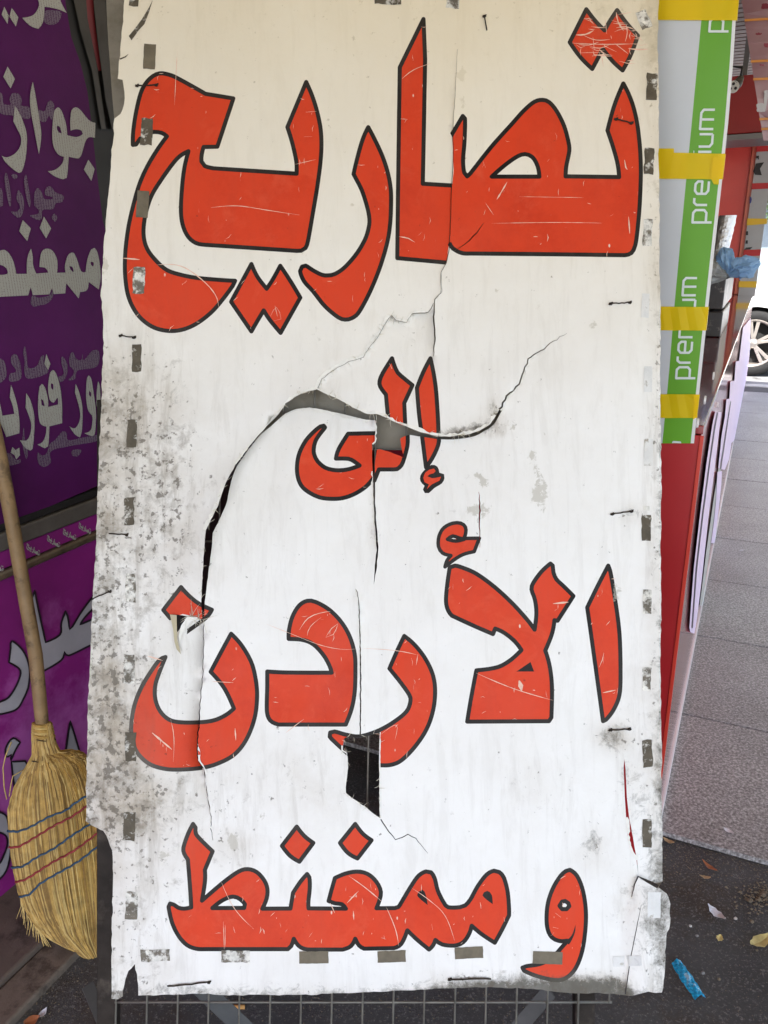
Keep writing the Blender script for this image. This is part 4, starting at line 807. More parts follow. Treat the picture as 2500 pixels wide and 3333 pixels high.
wlet(z2([(-60, 300), (0, 285), (35, 278), (75, 310), (110, 380), (130, 470, 1), (215, 470, 1), (218, 350), (248, 268, 1), (262, 330), (265, 400), (290, 468, 1), (385, 460, 1), (365, 425), (315, 415, 1), (325, 320), (345, 280), (380, 268), (420, 285), (455, 350), (460, 430), (455, 462, 1), (525, 460, 1), (520, 400), (545, 320), (585, 300), (610, 340), (650, 450), (685, 455, 1), (700, 350), (730, 275), (755, 262), (780, 300), (800, 400), (805, 500), (790, 595, 1), (710, 535, 1), (695, 600), (640, 615, 1), (630, 668, 1), (530, 545, 1), (522, 626, 1), (430, 632, 1), (415, 585, 1), (395, 634, 1), (262, 640, 1), (246, 575, 1), (225, 642, 1), (-60, 657, 1)]), W, [z2([(-20, 400), (40, 415), (60, 468), (-20, 472)]), z2([(555, 410), (580, 417), (588, 455), (568, 440)]), z2([(725, 375), (750, 380), (745, 412), (730, 400)])])
for p in ([(262, 642), (300, 660), (390, 645), (425, 600), (420, 660), (380, 705), (330, 720), (262, 730), (246, 690)], [(95, 1125), (130, 1115), (165, 1200), (165, 1310), (80, 1330), (80, 1270), (130, 1250), (90, 1180)], [(200, 1050), (215, 1140), (225, 1220), (290, 1210), (330, 1130), (352, 1120), (352, 1190), (380, 1262), (215, 1305), (195, 1150), (185, 1100)], [(500, 1130), (540, 1200), (530, 1290), (490, 1335), (460, 1300), (510, 1270), (490, 1180)], [(580, 1095), (610, 1150), (650, 1160), (660, 1110), (670, 1160), (740, 1085), (790, 1090), (775, 1210), (620, 1245), (600, 1310), (545, 1320), (585, 1280), (590, 1240), (560, 1210), (555, 1140)], [(-40, 1155), (25, 1160), (50, 1240), (40, 1310), (-40, 1345)],
          [(400, 1830), (440, 1800), (500, 1730), (535, 1745), (545, 1800), (660, 1780), (790, 1760), (790, 1805), (550, 1850), (408, 1890), (405, 1980), (350, 2015), (305, 1980), (302, 1900), (340, 1925), (375, 1900)], [(30, 1920), (78, 1905), (130, 1962), (160, 1950), (160, 1985), (45, 2000)], [(580, 1880), (650, 1880), (620, 1930), (575, 1920)], [(190, 1700), (198, 1790), (222, 1900), (210, 1950), (180, 1830)]): wlet(z2(p), Fn, lift=.0055)
wlet(z2([(370, 1112), (403, 1190), (385, 1240), (355, 1190)]), W, corner=True)
wlet(z2([(420, 1238), (445, 1260), (480, 1370), (495, 1500), (497, 1665, 1), (395, 1690, 1), (385, 1850), (360, 1865), (298, 1835, 1), (340, 1815), (365, 1760), (372, 1692, 1), (325, 1670), (308, 1600), (305, 1480), (318, 1370), (335, 1350), (360, 1380), (383, 1470), (385, 1535, 1), (465, 1515, 1), (460, 1460), (430, 1500), (400, 1480), (385, 1400), (390, 1320), (402, 1260)]), W, [z2([(330, 1470), (345, 1482), (355, 1530), (335, 1520)]), z2([(408, 1345), (425, 1352), (425, 1400), (410, 1385)])])
wlet(z2([(210, 1425, 1), (250, 1500), (275, 1620), (272, 1760), (260, 1870), (245, 1883), (200, 1860), (160, 1800, 1), (215, 1800), (245, 1740), (248, 1660), (205, 1540, 1)]), W)
wlet(z2([(605, 1350, 1), (640, 1440), (660, 1560), (655, 1720), (640, 1778, 1), (600, 1755), (555, 1690, 1), (600, 1705), (635, 1650), (640, 1570), (600, 1420, 1)]), W)
wlet(z2([(710, 1282), (730, 1310), (750, 1430), (768, 1580), (760, 1740), (740, 1768), (675, 1745, 1), (725, 1720), (740, 1640), (735, 1600, 1), (705, 1560), (690, 1470), (690, 1370), (698, 1300)]), W, [z2([(715, 1405), (728, 1420), (728, 1455), (712, 1440)])])
wlet(z2([(785, 1330, 1), (800, 1370), (803, 1560), (785, 1590, 1), (772, 1500), (775, 1400)]), W)
wlet(z2([(88, 1358, 1), (110, 1420), (140, 1530), (155, 1650), (155, 1745, 1), (50, 1775, 1), (20, 1700), (-20, 1600), (-20, 1440), (20, 1605, 1), (115, 1590, 1), (100, 1520), (78, 1460, 1)]), W)
wlet(z2([(100, 1855), (125, 1880), (155, 1860), (160, 1920), (130, 1955), (115, 1920), (85, 1900)]), W, corner=True)
# dark-edged letters on the lower panel
M_LEDGE = mat('dark letter edge', (.016, .006, .014), .5)
def low_letter(pts, holes=()):
    f = spline([tuple(p) for p in pts], True, 8); hs = [spline([tuple(p) for p in h], True, 6) for h in holes]
    o = flat_shape('panel_letter', [f], lambda x, y, l_: wl_(x, y, .0015+l_), M_LGREY, shop, None, hs)
    for s_ in [f]+hs:
        V_ = []; F_ = []; n_ = len(s_)
        for i in range(n_):
            q0, q1 = s_[i-1], s_[(i+1) % n_]; L = math.dist(q0, q1)+1e-6; a_, b_ = -(q1[1]-q0[1])/L*3.2, (q1[0]-q0[0])/L*3.2
            V_ += [wl_(s_[i][0]+a_, s_[i][1]+b_, .0024), wl_(s_[i][0]-a_, s_[i][1]-b_, .0024)]; k = (i+1) % n_
            F_.append((2*i, 2*i+1, 2*k+1, 2*k))
        e = obj('letter_edge', V_, F_, M_LEDGE, shop); e.parent = o; e.matrix_parent_inverse = Matrix()
low_letter(z3([(278, 1035, 1), (300, 1150), (365, 1452, 1), (480, 1390), (490, 1300), (525, 1200, 1), (545, 1262), (556, 1348, 1), (580, 1325), (650, 1210), (745, 1085), (830, 1020), (930, 1040), (960, 1200), (930, 1380), (725, 1475), (550, 1558), (515, 1528, 1), (490, 1595), (328, 1693, 1), (270, 1350), (230, 1170, 1)]), [z3([(640, 1310, 1), (690, 1240), (780, 1160), (800, 1230)])])
low_letter(z3([(95, 1442), (185, 1520), (235, 1650), (230, 1790), (190, 1900), (120, 1995), (-60, 2030), (-60, 1955), (60, 1900), (130, 1800), (165, 1700), (150, 1660), (72, 1612, 1), (85, 1500)]))
low_letter(z4([(490, 100, 1), (525, 210), (560, 330, 1), (560, 400), (455, 400), (465, 270)]))
low_letter(z4([(95, 220), (140, 250, 1), (110, 300), (75, 378, 1), (78, 335, 1), (45, 350), (38, 300), (60, 250)]))
low_letter(z4([(80, 385, 1), (175, 380, 1), (210, 470), (160, 560), (100, 560, 1), (88, 470)]))
low_letter(z4([(-60, 735), (0, 738), (45, 765), (62, 840), (75, 1000), (50, 1130), (0, 1200), (-60, 1210)]), [z4([(-30, 890), (40, 900), (50, 970), (0, 1090), (-30, 1095)])])
# the small repeated word on the strip, a reduced copy of the sign's first word
word = [g_['fill'] for g_ in GLY[:6]]
for ax, ay, bx, by in ((86, 1774, 131, 1806), (153, 1747, 196, 1780), (205, 1726, 248, 1755), (256, 1706, 296, 1735), (-50, 1830, 12, 1856)):
    # word box 400..2090 x 40..1080 goes between the two corners, slanting down to the right
    def wmap(p, ax=ax, ay=ay, bx=bx, by=by):
        u = (p[0]-400)/1690; v = (p[1]-560)/1040; hgt = 26
        return (ax+(bx-ax)*u, ay+(by-ay)*u+hgt*v)
    for f in word:
        lp = [wmap(p) for p in f[::3]]
        flat_shape('strip_letter', [lp], lambda x, y, l_: wl_(x, y, .0056+l_), M_MESHW, shop)
# ================================================================== glossy red counter on the right
def gloss(name, col, rough_=.08, spec=.5, coat=.6, wob=.0):
    m = mat(name, col, rough_, spec=spec, coat=coat, bump=wob, bscale=6)
    return m
M_CRED = mat('matt red laminate', (.42, .012, .016), .38, var=.12, vscale=4)
M_CGLS = gloss('glossy pink-red acrylic', (.80, .33, .33), .10, .5, .0, .08); M_CGLS.node_tree.nodes['Principled BSDF'].inputs['Metallic'].default_value = .9
M_CTOP = gloss('glossy dark red top', (.25, .012, .016), .07, .6, 1.0, .35)
M_CWHT = mat('white plastic trim', (.75, .74, .74), .4, var=.08)
M_LAV = mat('pale lilac acrylic strip', (.82, .64, .78), .55, var=.06)
M_LAVD = mat('dark groove line', (.03, .01, .03), .4)
CP, CA0, CA1 = -.0765, 1.606, 6.9
counter = empty('red_counter', 'long glossy red sales counter with white foot strip and lilac side strips', 'counter', AP(CA0, -.4, .016))
apbox('end_panel', CA0, CA0+.02, -.78, CP-.003, .03, 1.098, M_CRED, counter, .0015)
apbox('side_panel', CA0+.003, CA1, CP-.02, CP, .034, 1.098, M_CGLS, counter, .001)
apbox('back_panel', CA0+.02, CA1, -.78, -.76, .03, 1.098, M_CRED, counter)
apbox('foot_strip', CA0+.002, CA1, CP-.012, CP+.006, .017, .033, M_CWHT, counter, .001)
apbox('counter_top', CA0+.002, CA1, -.78, CP+.002, 1.1, 1.118, M_CTOP, counter, .002)
apbox('edge_bead', CA0-.003, CA0+.004, CP-.0035, CP+.004, .034, 1.098, mat('bright red edge bead', (.62, .05, .03), .3), counter, .001)
def sidep(nm, pts, lift, m, th=.003): return flat_shape(nm, [pts], lambda x, y, l_: on_perp(x, y, CP+lift+l_), m, counter, th)
def z7(p): return Z(2000, 1400, 1.702, p)
def z6(p): return Z(2050, 650, 2.6025, p)
def z8(p): return Z(1953, 977, 1.7002, p)
sidep('lilac_strip', z8([(495, 1810), (520, 1480), (555, 1180), (590, 900), (622, 690), (638, 615), (672, 620), (645, 850), (603, 1180), (562, 1560), (532, 1800), (522, 1845), (500, 1838)]), .006, M_LAV)
sidep('groove', z8([(508, 1815), (533, 1480), (568, 1180), (606, 900), (634, 700), (650, 620), (655, 620), (640, 700), (611, 900), (574, 1180), (539, 1480), (514, 1815)]), .0075, M_LAVD, .001)
sidep('grey_strip', z8([(552, 1690), (590, 1380), (632, 1080), (668, 860), (680, 860), (650, 1080), (608, 1380), (566, 1690)]), .004, mat('dull beige strip', (.50, .47, .42), .5))
sidep('lilac_strip', z8([(655, 930), (674, 745), (692, 640), (700, 550), (716, 545), (722, 450), (744, 445), (752, 340), (770, 335), (792, 150), (835, 100), (828, 300), (806, 480), (784, 640), (765, 700), (750, 770), (728, 790), (715, 880), (690, 940)]), .006, M_LAV)
sidep('groove', z8([(664, 935), (700, 700), (722, 560), (726, 560), (706, 700), (671, 935)]), .0075, M_LAVD, .001)
sidep('lilac_strip', z8([(615, 1345), (628, 1250), (642, 1120), (650, 950), (676, 945), (672, 1020), (660, 1130), (648, 1240), (634, 1345)]), .006, M_LAV)
for px, py in ((2334, 1318), (2292, 1302), (2320, 1223), (2268, 1377)):
    p = on_perp(px, py, CP+.001)
    o = obj('screw_cap', [p+DA*.008*math.cos(t)+Vector((0, 0, .008*math.sin(t)))+DP*(.003 if k else 0) for k in (0, 1) for t in [i*.785 for i in range(8)]], [tuple(range(8, 16))]+[(i, (i+1) % 8, (i+1) % 8+8, i+8) for i in range(8)], M_CWHT, counter)

# ---- tall green and white product board with yellow tape, standing on the counter's end
M_PW = mat('pale grey-white card', (.60, .62, .65), .45, var=.05, vscale=6)
M_PG = mat('bright green print', (.12, .37, .006), .45, var=.05, vscale=6)
M_PE = mat('white card edge', (.78, .78, .78), .5)
M_YT = bpy.data.materials.new('translucent yellow tape'); M_YT.use_nodes = True
nt = M_YT.node_tree; b = nt.nodes['Principled BSDF']; b.inputs['Base Color'].default_value = (1.0, .69, .002, 1); b.inputs['Roughness'].default_value = .45; b.inputs['Specular IOR Level'].default_value = .3
tp = nt.nodes.new('ShaderNodeBsdfTransparent'); tp.inputs[0].default_value = (1, .80, .10, 1); mx = nt.nodes.new('ShaderNodeMixShader'); mx.inputs[0].default_value = .34
nt.links.new(b.outputs[0], mx.inputs[1]); nt.links.new(tp.outputs[0], mx.inputs[2]); nt.links.new(mx.outputs[0], nt.nodes['Material Output'].inputs[0])
tcn = nt.nodes.new('ShaderNodeTexCoord'); nz = nt.nodes.new('ShaderNodeTexNoise'); nz.inputs['Scale'].default_value = 22; bp = nt.nodes.new('ShaderNodeBump'); bp.inputs['Strength'].default_value = .4; bp.inputs['Distance'].default_value = .004
nt.links.new(tcn.outputs['Object'], nz.inputs['Vector']); nt.links.new(nz.outputs[0], bp.inputs['Height']); nt.links.new(bp.outputs[0], b.inputs['Normal'])
PA = 1.598
def pan(x, y, l_=0.0): return on_along(x, y, PA-l_)
pboard = empty('product_board', 'tall white and green board with sideways lettering and yellow tape bands', 'display board', AP(PA, -.3, 1.1))
RE = [(2421, -200), (2399, 0), (2388+10, 60), (2357+10, 443), (2328+10, 700), (2296+10, 996), (2250+9, 1443)]
re_ = lambda y: float(np.interp(y, [p[1] for p in RE], [p[0] for p in RE]))
gl_ = lambda y: float(np.interp(y, [-200, 65, 495, 650, 1076, 1280, 1443], [2308, 2283, 2243, 2227, 2188, 2173, 2156]))
ys = [-200, 0, 200, 400, 600, 800, 1000, 1200, 1443]
flat_shape('white_card', [[(1950, -200)]+[(gl_(y), y) for y in ys]+[(1950, 1436)]], pan, M_PW, pboard, .006)
flat_shape('green_stripe', [[(gl_(y), y) for y in ys]+[(re_(y)-11, y) for y in ys[::-1]]], pan, M_PG, pboard, .006)
flat_shape('card_edge', [[(re_(y)-11, y) for y in ys]+[(re_(y), y) for y in ys[::-1]]], pan, M_PE, pboard, .006)
def strokes_word(word, s0, s1, lw, m):
    """word written up the stripe from pixel s0 to s1 along the baseline"""
    L_ = {'p': [[(0, -.45), (0, 1), (.62, 1), (.8, .82), (.8, .18), (.62, 0), (0, 0)]], 'r': [[(0, 0), (0, .8), (.15, 1), (.45, 1)]],
          'e': [[(.8, 0), (.2, 0), (0, .18), (0, .82), (.2, 1), (.62, 1), (.8, .82), (.8, .5), (0, .5)]], 'm': [[(0, 0), (0, 1), (1.05, 1), (1.25, .82), (1.25, 0)], [(.62, 1), (.62, 0)]],
          'i': [[(0, 0), (0, 1)], [(0, 1.3), (0, 1.36)]], 'u': [[(0, 1), (0, .18), (.2, 0), (.8, 0)], [(.8, 1), (.8, 0)]]}
    adv = {'p': 1.13, 'r': .72, 'e': 1.13, 'm': 1.58, 'i': .34, 'u': 1.13}
    tot = sum(adv[c] for c in word)-.33; a = np.array(s0, float); d = np.array(s1, float)-a; xh = 43.0
    for idx, ch in enumerate(word):
        off = sum(adv[c] for c in word[:idx])
        for st in L_[ch]:
            pts = []
            for s, t in st:
                q = a+d*((off+s)/tot); pts.append((q[0]-t*xh, q[1]))
            rib = offset_lines(pts, False, lw)[0][0]
            vs_, fs_ = cdt([(rib, True)], []); c = vs_[fs_].mean(1); kk = near(c[:, 0], c[:, 1], pts, False, lw)
            obj('board_letter', [pan(v[0], v[1], .0012) for v in vs_], [tuple(t_[::-1]) for t_ in fs_[kk]], m, pboard)
M_PL = mat('pale lettering', (.70, .76, .74), .45)
strokes_word('premium', (2244, 1231), (2269, 905), 3.8, M_PL)
strokes_word('premium', (2297, 724), (2327, 357), 3.9, M_PL)
strokes_word('premium', (2352, 102), (2382, -280), 3.9, M_PL)
flat_shape('board_letter', [[(2188, 1438), (2192, 1435), (2216, 1437), (2218, 1443), (2188, 1442)]], lambda x, y, l_: pan(x, y, .0012), M_PL, pboard)
def tape(y0, y1, tear=0, seed=0):
    top = [(1950, y0-tear)]+([(2194, y0-14), (2194, y0)] if tear else [])+[(re_(y0)+1, y0+3)]
    lp = rough(top+[(re_(y1)+1, y1)]+[(1950, y1-2)], .6, 25, seed)
    o = flat_shape('yellow_tape', [lp], lambda x, y, l_: pan(x, y, .0026+.0012*math.sin(x/17+y/9)**2+l_), M_YT, pboard)
    # the wrap round the edge
    e0, e1 = pan(re_(y0)+1, y0+3, .003), pan(re_(y1)+1, y1, .003)
    obj('tape_wrap', [e0, e1, e1+DA*.012, e0+DA*.012], [(0, 1, 2, 3)], M_YT, pboard)
tape(-190, 66, 0, 1); tape(497, 583, 14, 2); tape(996, 1076, 0, 3); tape(1281, 1361, 0, 4)
flat_shape('tape_end', [rough([(2321, 511), (2350, 514), (2340, 600), (2324, 600), (2314, 580)], 1, 12, 5)], lambda x, y, l_: pan(x, y, .006+l_), M_YT, pboard)
flat_shape('tape_end', [rough([(2258, 1286), (2268, 1284), (2262, 1362), (2256, 1366)], 1, 12, 6)], lambda x, y, l_: pan(x, y, .006+l_), M_YT, pboard)

# ---- things standing on the counter behind that board
M_TOW = mat('red column paint', (.80, .085, .07), .35, var=.1, vscale=3)
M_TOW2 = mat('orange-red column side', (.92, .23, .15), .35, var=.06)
M_DKC = mat('dark printed carton', (.035, .03, .032), .4, var=.3, vscale=15, col2=(.30, .27, .25), cov=.2, cscale=9)
M_KW = mat('grey-white board', (.46, .46, .47), .5, var=.06)
M_KR = mat('red band', (.55, .02, .025), .45); M_KB = mat('black print', (.02, .02, .022), .5); M_KY = mat('yellow tape far', (.85, .52, .02), .4)
col = empty('red_column', 'tall red square column standing at the far end of the counter', 'column', AP(6.5, -.3, 1.118))
o = obj('shaft', [AP(6.35, -.40, 1.12), AP(6.35, -.205, 1.12), AP(6.75, -.205, 1.12), AP(6.75, -.40, 1.12), AP(6.35, -.40, 2.14), AP(6.35, -.205, 2.14), AP(6.75, -.205, 2.14), AP(6.75, -.40, 2.14)], BOXF, M_TOW, col); recalc(o)
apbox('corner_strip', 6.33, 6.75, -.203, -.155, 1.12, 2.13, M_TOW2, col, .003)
kb = empty('striped_board', 'grey-white board with red bands and black arrow marks beside the red column', 'display board', AP(6.45, -.1, 1.118))
def kp(x, y, l_=0.0): return on_along(x, y, 6.31-l_)
flat_shape('card', [[(2470, 440), (2530, 440), (2500, 640), (2457, 966), (2402, 966)]], kp, M_KW, kb, .02)
def kpoly(nm, pts, m): flat_shape(nm, [pts], lambda x, y, l_: kp(x, y, .004+l_), m, kb, .002)
def z5(p): return Z(2050, 0, 3.16, p)
kpoly('red_band', z5([(1308, 1498), (1500, 1478), (1500, 1550), (1300, 1562)]), M_KR); kpoly('red_band', z5([(1256, 1886), (1470, 1878), (1465, 1938), (1250, 1948)]), M_KR)
kpoly('arrow_mark', z5([(1300, 1680), (1382, 1668), (1340, 1735), (1358, 1802), (1290, 1798), (1270, 1760)]), M_KB)
kpoly('mark', z5([(1300, 1602), (1330, 1600), (1328, 1640), (1318, 1640), (1316, 1628), (1300, 1628)]), M_KB)
kpoly('round_badge', z5([(1236, 2020), (1252, 2030), (1256, 2055), (1248, 2085), (1232, 2095)]), mat('blue badge', (.03, .04, .22), .4))
kpoly('red_band', z6([(968, 425), (1112, 420), (1105, 474), (958, 478)]), M_KR)
kpoly('arrow_mark', z6([(985, 405), (1040, 400), (1022, 420), (968, 425)]), M_KB); kpoly('arrow_mark', z6([(958, 482), (1022, 478), (1010, 500), (975, 502)]), M_KB)
kpoly('mark', z6([(985, 268), (1003, 266), (1003, 300), (983, 300)]), M_KB); kpoly('mark', z6([(983, 345), (1001, 343), (1000, 372), (980, 372)]), M_KB)
kpoly('yellow_tape', z6([(996, 158), (1165, 160), (1160, 205), (990, 218)]), M_KY); kpoly('yellow_tape', z6([(925, 690), (1078, 690), (1072, 745), (920, 742)]), M_KY)
fas = empty('red_canopy_box', 'deep red box sign hung under the canopy above the counter', 'box sign', AP(5.5, -.3, 2.09))
apbox('box', 5.5, 5.9, -.75, -.10, 2.09, 2.40, mat('deep red sign face', (.34, .012, .014), .4, var=.15, vscale=3), fas, .004)
apbox('lower_edge', 5.49, 5.9, -.75, -.095, 2.055, 2.085, mat('dull grey channel', (.22, .21, .21), .45, metal=.3), fas)
apbox('hanger', 5.6, 5.63, -.5, -.47, 2.4, 2.719, M_BEAM, fas); apbox('hanger', 5.8, 5.83, -.3, -.27, 2.4, 2.719, M_BEAM, fas)
# small round lamp with three openings
lampo = empty('spot_lamp', 'small black spot lamp with a pale three-holed face under the canopy', 'lamp', on_along(2387, 285, 3.6))
c0 = on_along(2387, 283, 3.6); fx = -DA
def disc(nm, c, r, m, par, th, nrm=fx, seg=20):
    u = nrm.orthogonal().normalized(); v = nrm.cross(u)
    V_ = [c+(u*math.cos(6.2832*i/seg)+v*math.sin(6.2832*i/seg))*r+nrm*(th*k) for k in (0, 1) for i in range(seg)]
    o = obj(nm, V_, [tuple(range(seg, 2*seg)), tuple(range(seg))[::-1]]+[(i, (i+1) % seg, (i+1) % seg+seg, i+seg) for i in range(seg)], m, par); recalc(o); return o
disc('face', c0, .0215, mat('pale lamp face', (.70, .70, .66), .5), lampo, .006)
for dx, dz in ((0, .010), (-.009, -.006), (.009, -.006)): disc('opening', c0+DP*dx+Vector((0, 0, dz))+fx*.0065, .0055, M_KB, lampo, .001, seg=12)
tube('body', [c0+DA*.001, c0+DA*.05+Vector((.012, 0, .02)), c0+DA*.09+Vector((.02, 0, .045))], [.020, .018, .012], M_KB, lampo, 14)
tube('arm', [c0+DA*.08+Vector((.02, 0, .045)), c0+DA*.1+Vector((.02, 0, .085)), c0+DA*.1+Vector((-.04, 0, .09)), c0+DA*.1+Vector((-.05, 0, .6)), c0+DA*.1+Vector((-.05, 0, 1.03))], .006, M_KB, lampo)
# ribbed brown fascia further down
fs = empty('slat_ceiling', 'brown slatted ceiling panel hung under the canopy over the counter', 'ceiling panel', AP(6, -.6, 2.72))
M_BRN = mat('brown slat', (.17, .105, .085), .6, var=.3, vscale=12)
for k in range(29): apbox('slat', 4.6+.1*k, 4.6+.1*k+.082, -1.36, .02, 2.72, 2.738, M_BRN, fs, .004)
apbox('backing', 4.6, 7.5, -1.36, .02, 2.742, 2.752, M_KB, fs)
for aa in (4.8, 7.3):
    for pp in (-1.3, -.05): tube('hanger_rod', [AP(aa, pp, 2.75), AP(aa, pp, 2.97)], .004, M_BEAM, fs, 6)
# unseen panel added behind the board to keep light off the shop front
M_BLOCKER = mat('dark blocker panel', (.06, .05, .05), .8, var=.3, vscale=3, bump=.2)
tag(apbox('light_blocker', 4.3, 4.36, WP+.02, -.80, .02, 2.6, M_BLOCKER, None, .004), 'unseen dark panel added to block light between shop front and counter', 'wall')
# hanging pinkish plastic sheet
M_PNK = bpy.data.materials.new('pink plastic sheet'); M_PNK.use_nodes = True
nt = M_PNK.node_tree; b = nt.nodes['Principled BSDF']; b.inputs['Roughness'].default_value = .2
tcn = nt.nodes.new('ShaderNodeTexCoord'); nz = nt.nodes.new('ShaderNodeTexNoise'); nz.inputs['Scale'].default_value = 6; nz.inputs['Detail'].default_value = 6; cr = nt.nodes.new('ShaderNodeValToRGB')
cr.color_ramp.elements[0].position = .35; cr.color_ramp.elements[0].color = (.30, .16, .19, 1); cr.color_ramp.elements[1].position = .7; cr.color_ramp.elements[1].color = (.52, .36, .38, 1)
nt.links.new(tcn.outputs['Object'], nz.inputs['Vector']); nt.links.new(nz.outputs[0], cr.inputs[0]); nt.links.new(cr.outputs[0], b.inputs['Base Color'])
tr = nt.nodes.new('ShaderNodeBsdfTranslucent'); tr.inputs[0].default_value = (.7, .4, .42, 1); mx = nt.nodes.new('ShaderNodeMixShader'); mx.inputs[0].default_value = .3
nt.links.new(b.outputs[0], mx.inputs[1]); nt.links.new(tr.outputs[0], mx.inputs[2]); nt.links.new(mx.outputs[0], nt.nodes['Material Output'].inputs[0])
pk = empty('plastic_sheet', 'pinkish plastic sheet with orange tape lines hanging beside the counter', 'plastic sheet', on_along(2500, 457, 3.0))
def pkp(x, y, l_=0.0): return on_along(x, y, 3.0+.04*math.sin(x/60+y/200)-l_)
flat_shape('sheet', [rough([(2372, -260), (2414, 0), (2450, 230), (2485, 457), (2700, 440), (2720, -260)], .8, 40, 51)], pkp, M_PNK, pk, .002)
for i, (a, b_) in enumerate([((2424, 66), (2700, 48)), ((2444, 200), (2700, 186)), ((2452, 258), (2700, 246)), ((2472, 388), (2700, 372)), ((2478, 420), (2700, 408))]):
    flat_shape('tape_line', [[(a[0], a[1]-4), (b_[0], b_[1]-4), (b_[0], b_[1]+4), (a[0], a[1]+4)]], lambda x, y, l_: pkp(x, y, .006+l_), mat('orange tape', (.62, .25, .05), .5), pk)
for i, (x, y, w, h) in enumerate([(2492, 20, 26, 16), (2470, 110, 20, 5), (2480, 212, 14, 4), (2498, 147, 20, 12), (2478, 350, 30, 26), (2500, 320, 26, 50)]):
    flat_shape('faded_print', [rough([(x-w/2, y-h/2), (x+w/2, y-h/2-1), (x+w/2, y+h/2), (x-w/2, y+h/2)], 2, 5, 70+i)], lambda x_, y_, l_: pkp(x_, y_, .004+l_), mat('faded print', [(.30, .05, .08), (.45, .42, .42)][i > 3], .6), pk)
tube('hanging_cord', [pkp(2450, -240), pkp(2450, -240)+Vector((0, 0, .6))], .002, M_KB, pk, 5); tube('hanging_cord', [pkp(2690, -240), pkp(2690, -240)+Vector((0, 0, .6))], .002, M_KB, pk, 5)

# foil roll, dark cartons, tied blue bag
M_FOIL = mat('crinkled foil', (.75, .75, .76), .28, metal=.9, bump=1.0, bscale=90)
V = []; Fc = []; rf = random.Random(3)
c = AP(3.40, -.185, 1.3695); n_ = 18; hs = 22
top = on_along(2345, 702, 3.40)
for k in range(hs+1):
    z = c.z+(top.z-c.z)*k/hs; ox = DP*(.0)
    for i in range(n_):
        r_ = .032+rf.uniform(-.0012, .0012); V.append(Vector((c.x, c.y, z))+DP*(r_*math.cos(6.2832*i/n_)+.02*k/hs)+DA*(r_*math.sin(6.2832*i/n_)))
for k in range(hs):
    for i in range(n_): a = k*n_+i; b_ = k*n_+(i+1) % n_; Fc.append((a, b_, b_+n_, a+n_))
Fc.append(tuple(range(n_))[::-1]); Fc.append(tuple(hs*n_+i for i in range(n_)))
tag(obj('foil_roll', V, Fc, M_FOIL), 'crinkled silver foil roll standing on the dark cartons behind the product board', 'foil roll')
for i, (a0, a1, p0, p1, h, lb) in enumerate([(3.3, 3.9, -.52, -.135, .10, 'low dark printed carton lying on the red counter'), (3.32, 4.1, -.62, -.14, .15, 'dark printed carton stacked in the middle of the counter pile')]):
    z0 = 1.119+(.102 if i else 0)
    o = tag(apbox('dark_carton', a0, a1, p0, p1, z0, z0+h-.005, M_DKC, None, .004), lb, 'carton')
# tied plastic bag
M_BAG = bpy.data.materials.new('thin blue bag'); M_BAG.use_nodes = True; nt = M_BAG.node_tree; b = nt.nodes['Principled BSDF']
b.inputs['Base Color'].default_value = (.35, .55, .78, 1); b.inputs['Roughness'].default_value = .25
tr = nt.nodes.new('ShaderNodeBsdfTranslucent'); tr.inputs[0].default_value = (.5, .7, .9, 1); mx = nt.nodes.new('ShaderNodeMixShader'); mx.inputs[0].default_value = .45
nt.links.new(b.outputs[0], mx.inputs[1]); nt.links.new(tr.outputs[0], mx.inputs[2]); nt.links.new(mx.outputs[0], nt.nodes['Material Output'].inputs[0])
bag = empty('tied_bag', 'knotted pale blue plastic bag lying on top of the dark cartons', 'plastic bag', AP(3.5, -.25, 1.37))
def crumple(nm, pts, rad, m, amp, seed, n_=28):
    rr = random.Random(seed); pts = [Vector(p) for p in pts]; V_, F_ = [], []
    ph = [rr.uniform(0, 6.28) for _ in range(6)]
    N = 16
    for i in range(N+1):
        t = i/N*(len(pts)-1); k = min(int(t), len(pts)-2); f = t-k; p = pts[k].lerp(pts[k+1], f); r_ = rad[k]+(rad[k+1]-rad[k])*f
        tn = (pts[k+1]-pts[k]).normalized(); u = tn.orthogonal().normalized(); v = tn.cross(u)
        for j in range(n_):
            a = 6.2832*j/n_; w = r_*(1+amp*(math.sin(5*a+ph[0]+i*.3)*.5+math.sin(9*a+ph[1]-i*.5)*.35+math.sin(13*a+ph[2]+i)*.25))
            V_.append(p+u*math.cos(a)*w+v*math.sin(a)*w+tn*(rr.uniform(-1, 1)*r_*.08))
    for i in range(N):
        for j in range(n_): a = i*n_+j; b2 = i*n_+(j+1) % n_; F_.append((a, b2, b2+n_, a+n_))
    return obj(nm, V_, F_, m, bag)
kn = on_along(2368, 897, 3.3)
crumple('bag_body', [kn+DP*.004, kn-DP*.05+Vector((0, 0, .010)), kn-DP*.13+Vector((0, 0, .0)), kn-DP*.2-Vector((0, 0, .02))], [.010, .045, .06, .02], mat('grey bag film', (.30, .31, .30), .3, var=.5, vscale=20), .25, 1)
crumple('bag_tail', [kn, kn+DP*.03+Vector((0, 0, .025)), kn+DP*.07+Vector((0, 0, .035)), kn+DP*.105+Vector((0, 0, .05))], [.009, .035, .036, .010], M_BAG, .35, 2)
crumple('bag_tail', [kn, kn-DP*.005+Vector((0, 0, .04)), kn-DP*.02+Vector((0, 0, .08)), kn-DP*.03+Vector((0, 0, .10))], [.009, .030, .028, .006], M_BAG, .35, 3)
crumple('knot', [kn-DP*.012, kn, kn+DP*.012], [.008, .013, .008], mat('dark bag knot', (.08, .09, .10), .4), .2, 4, 14)

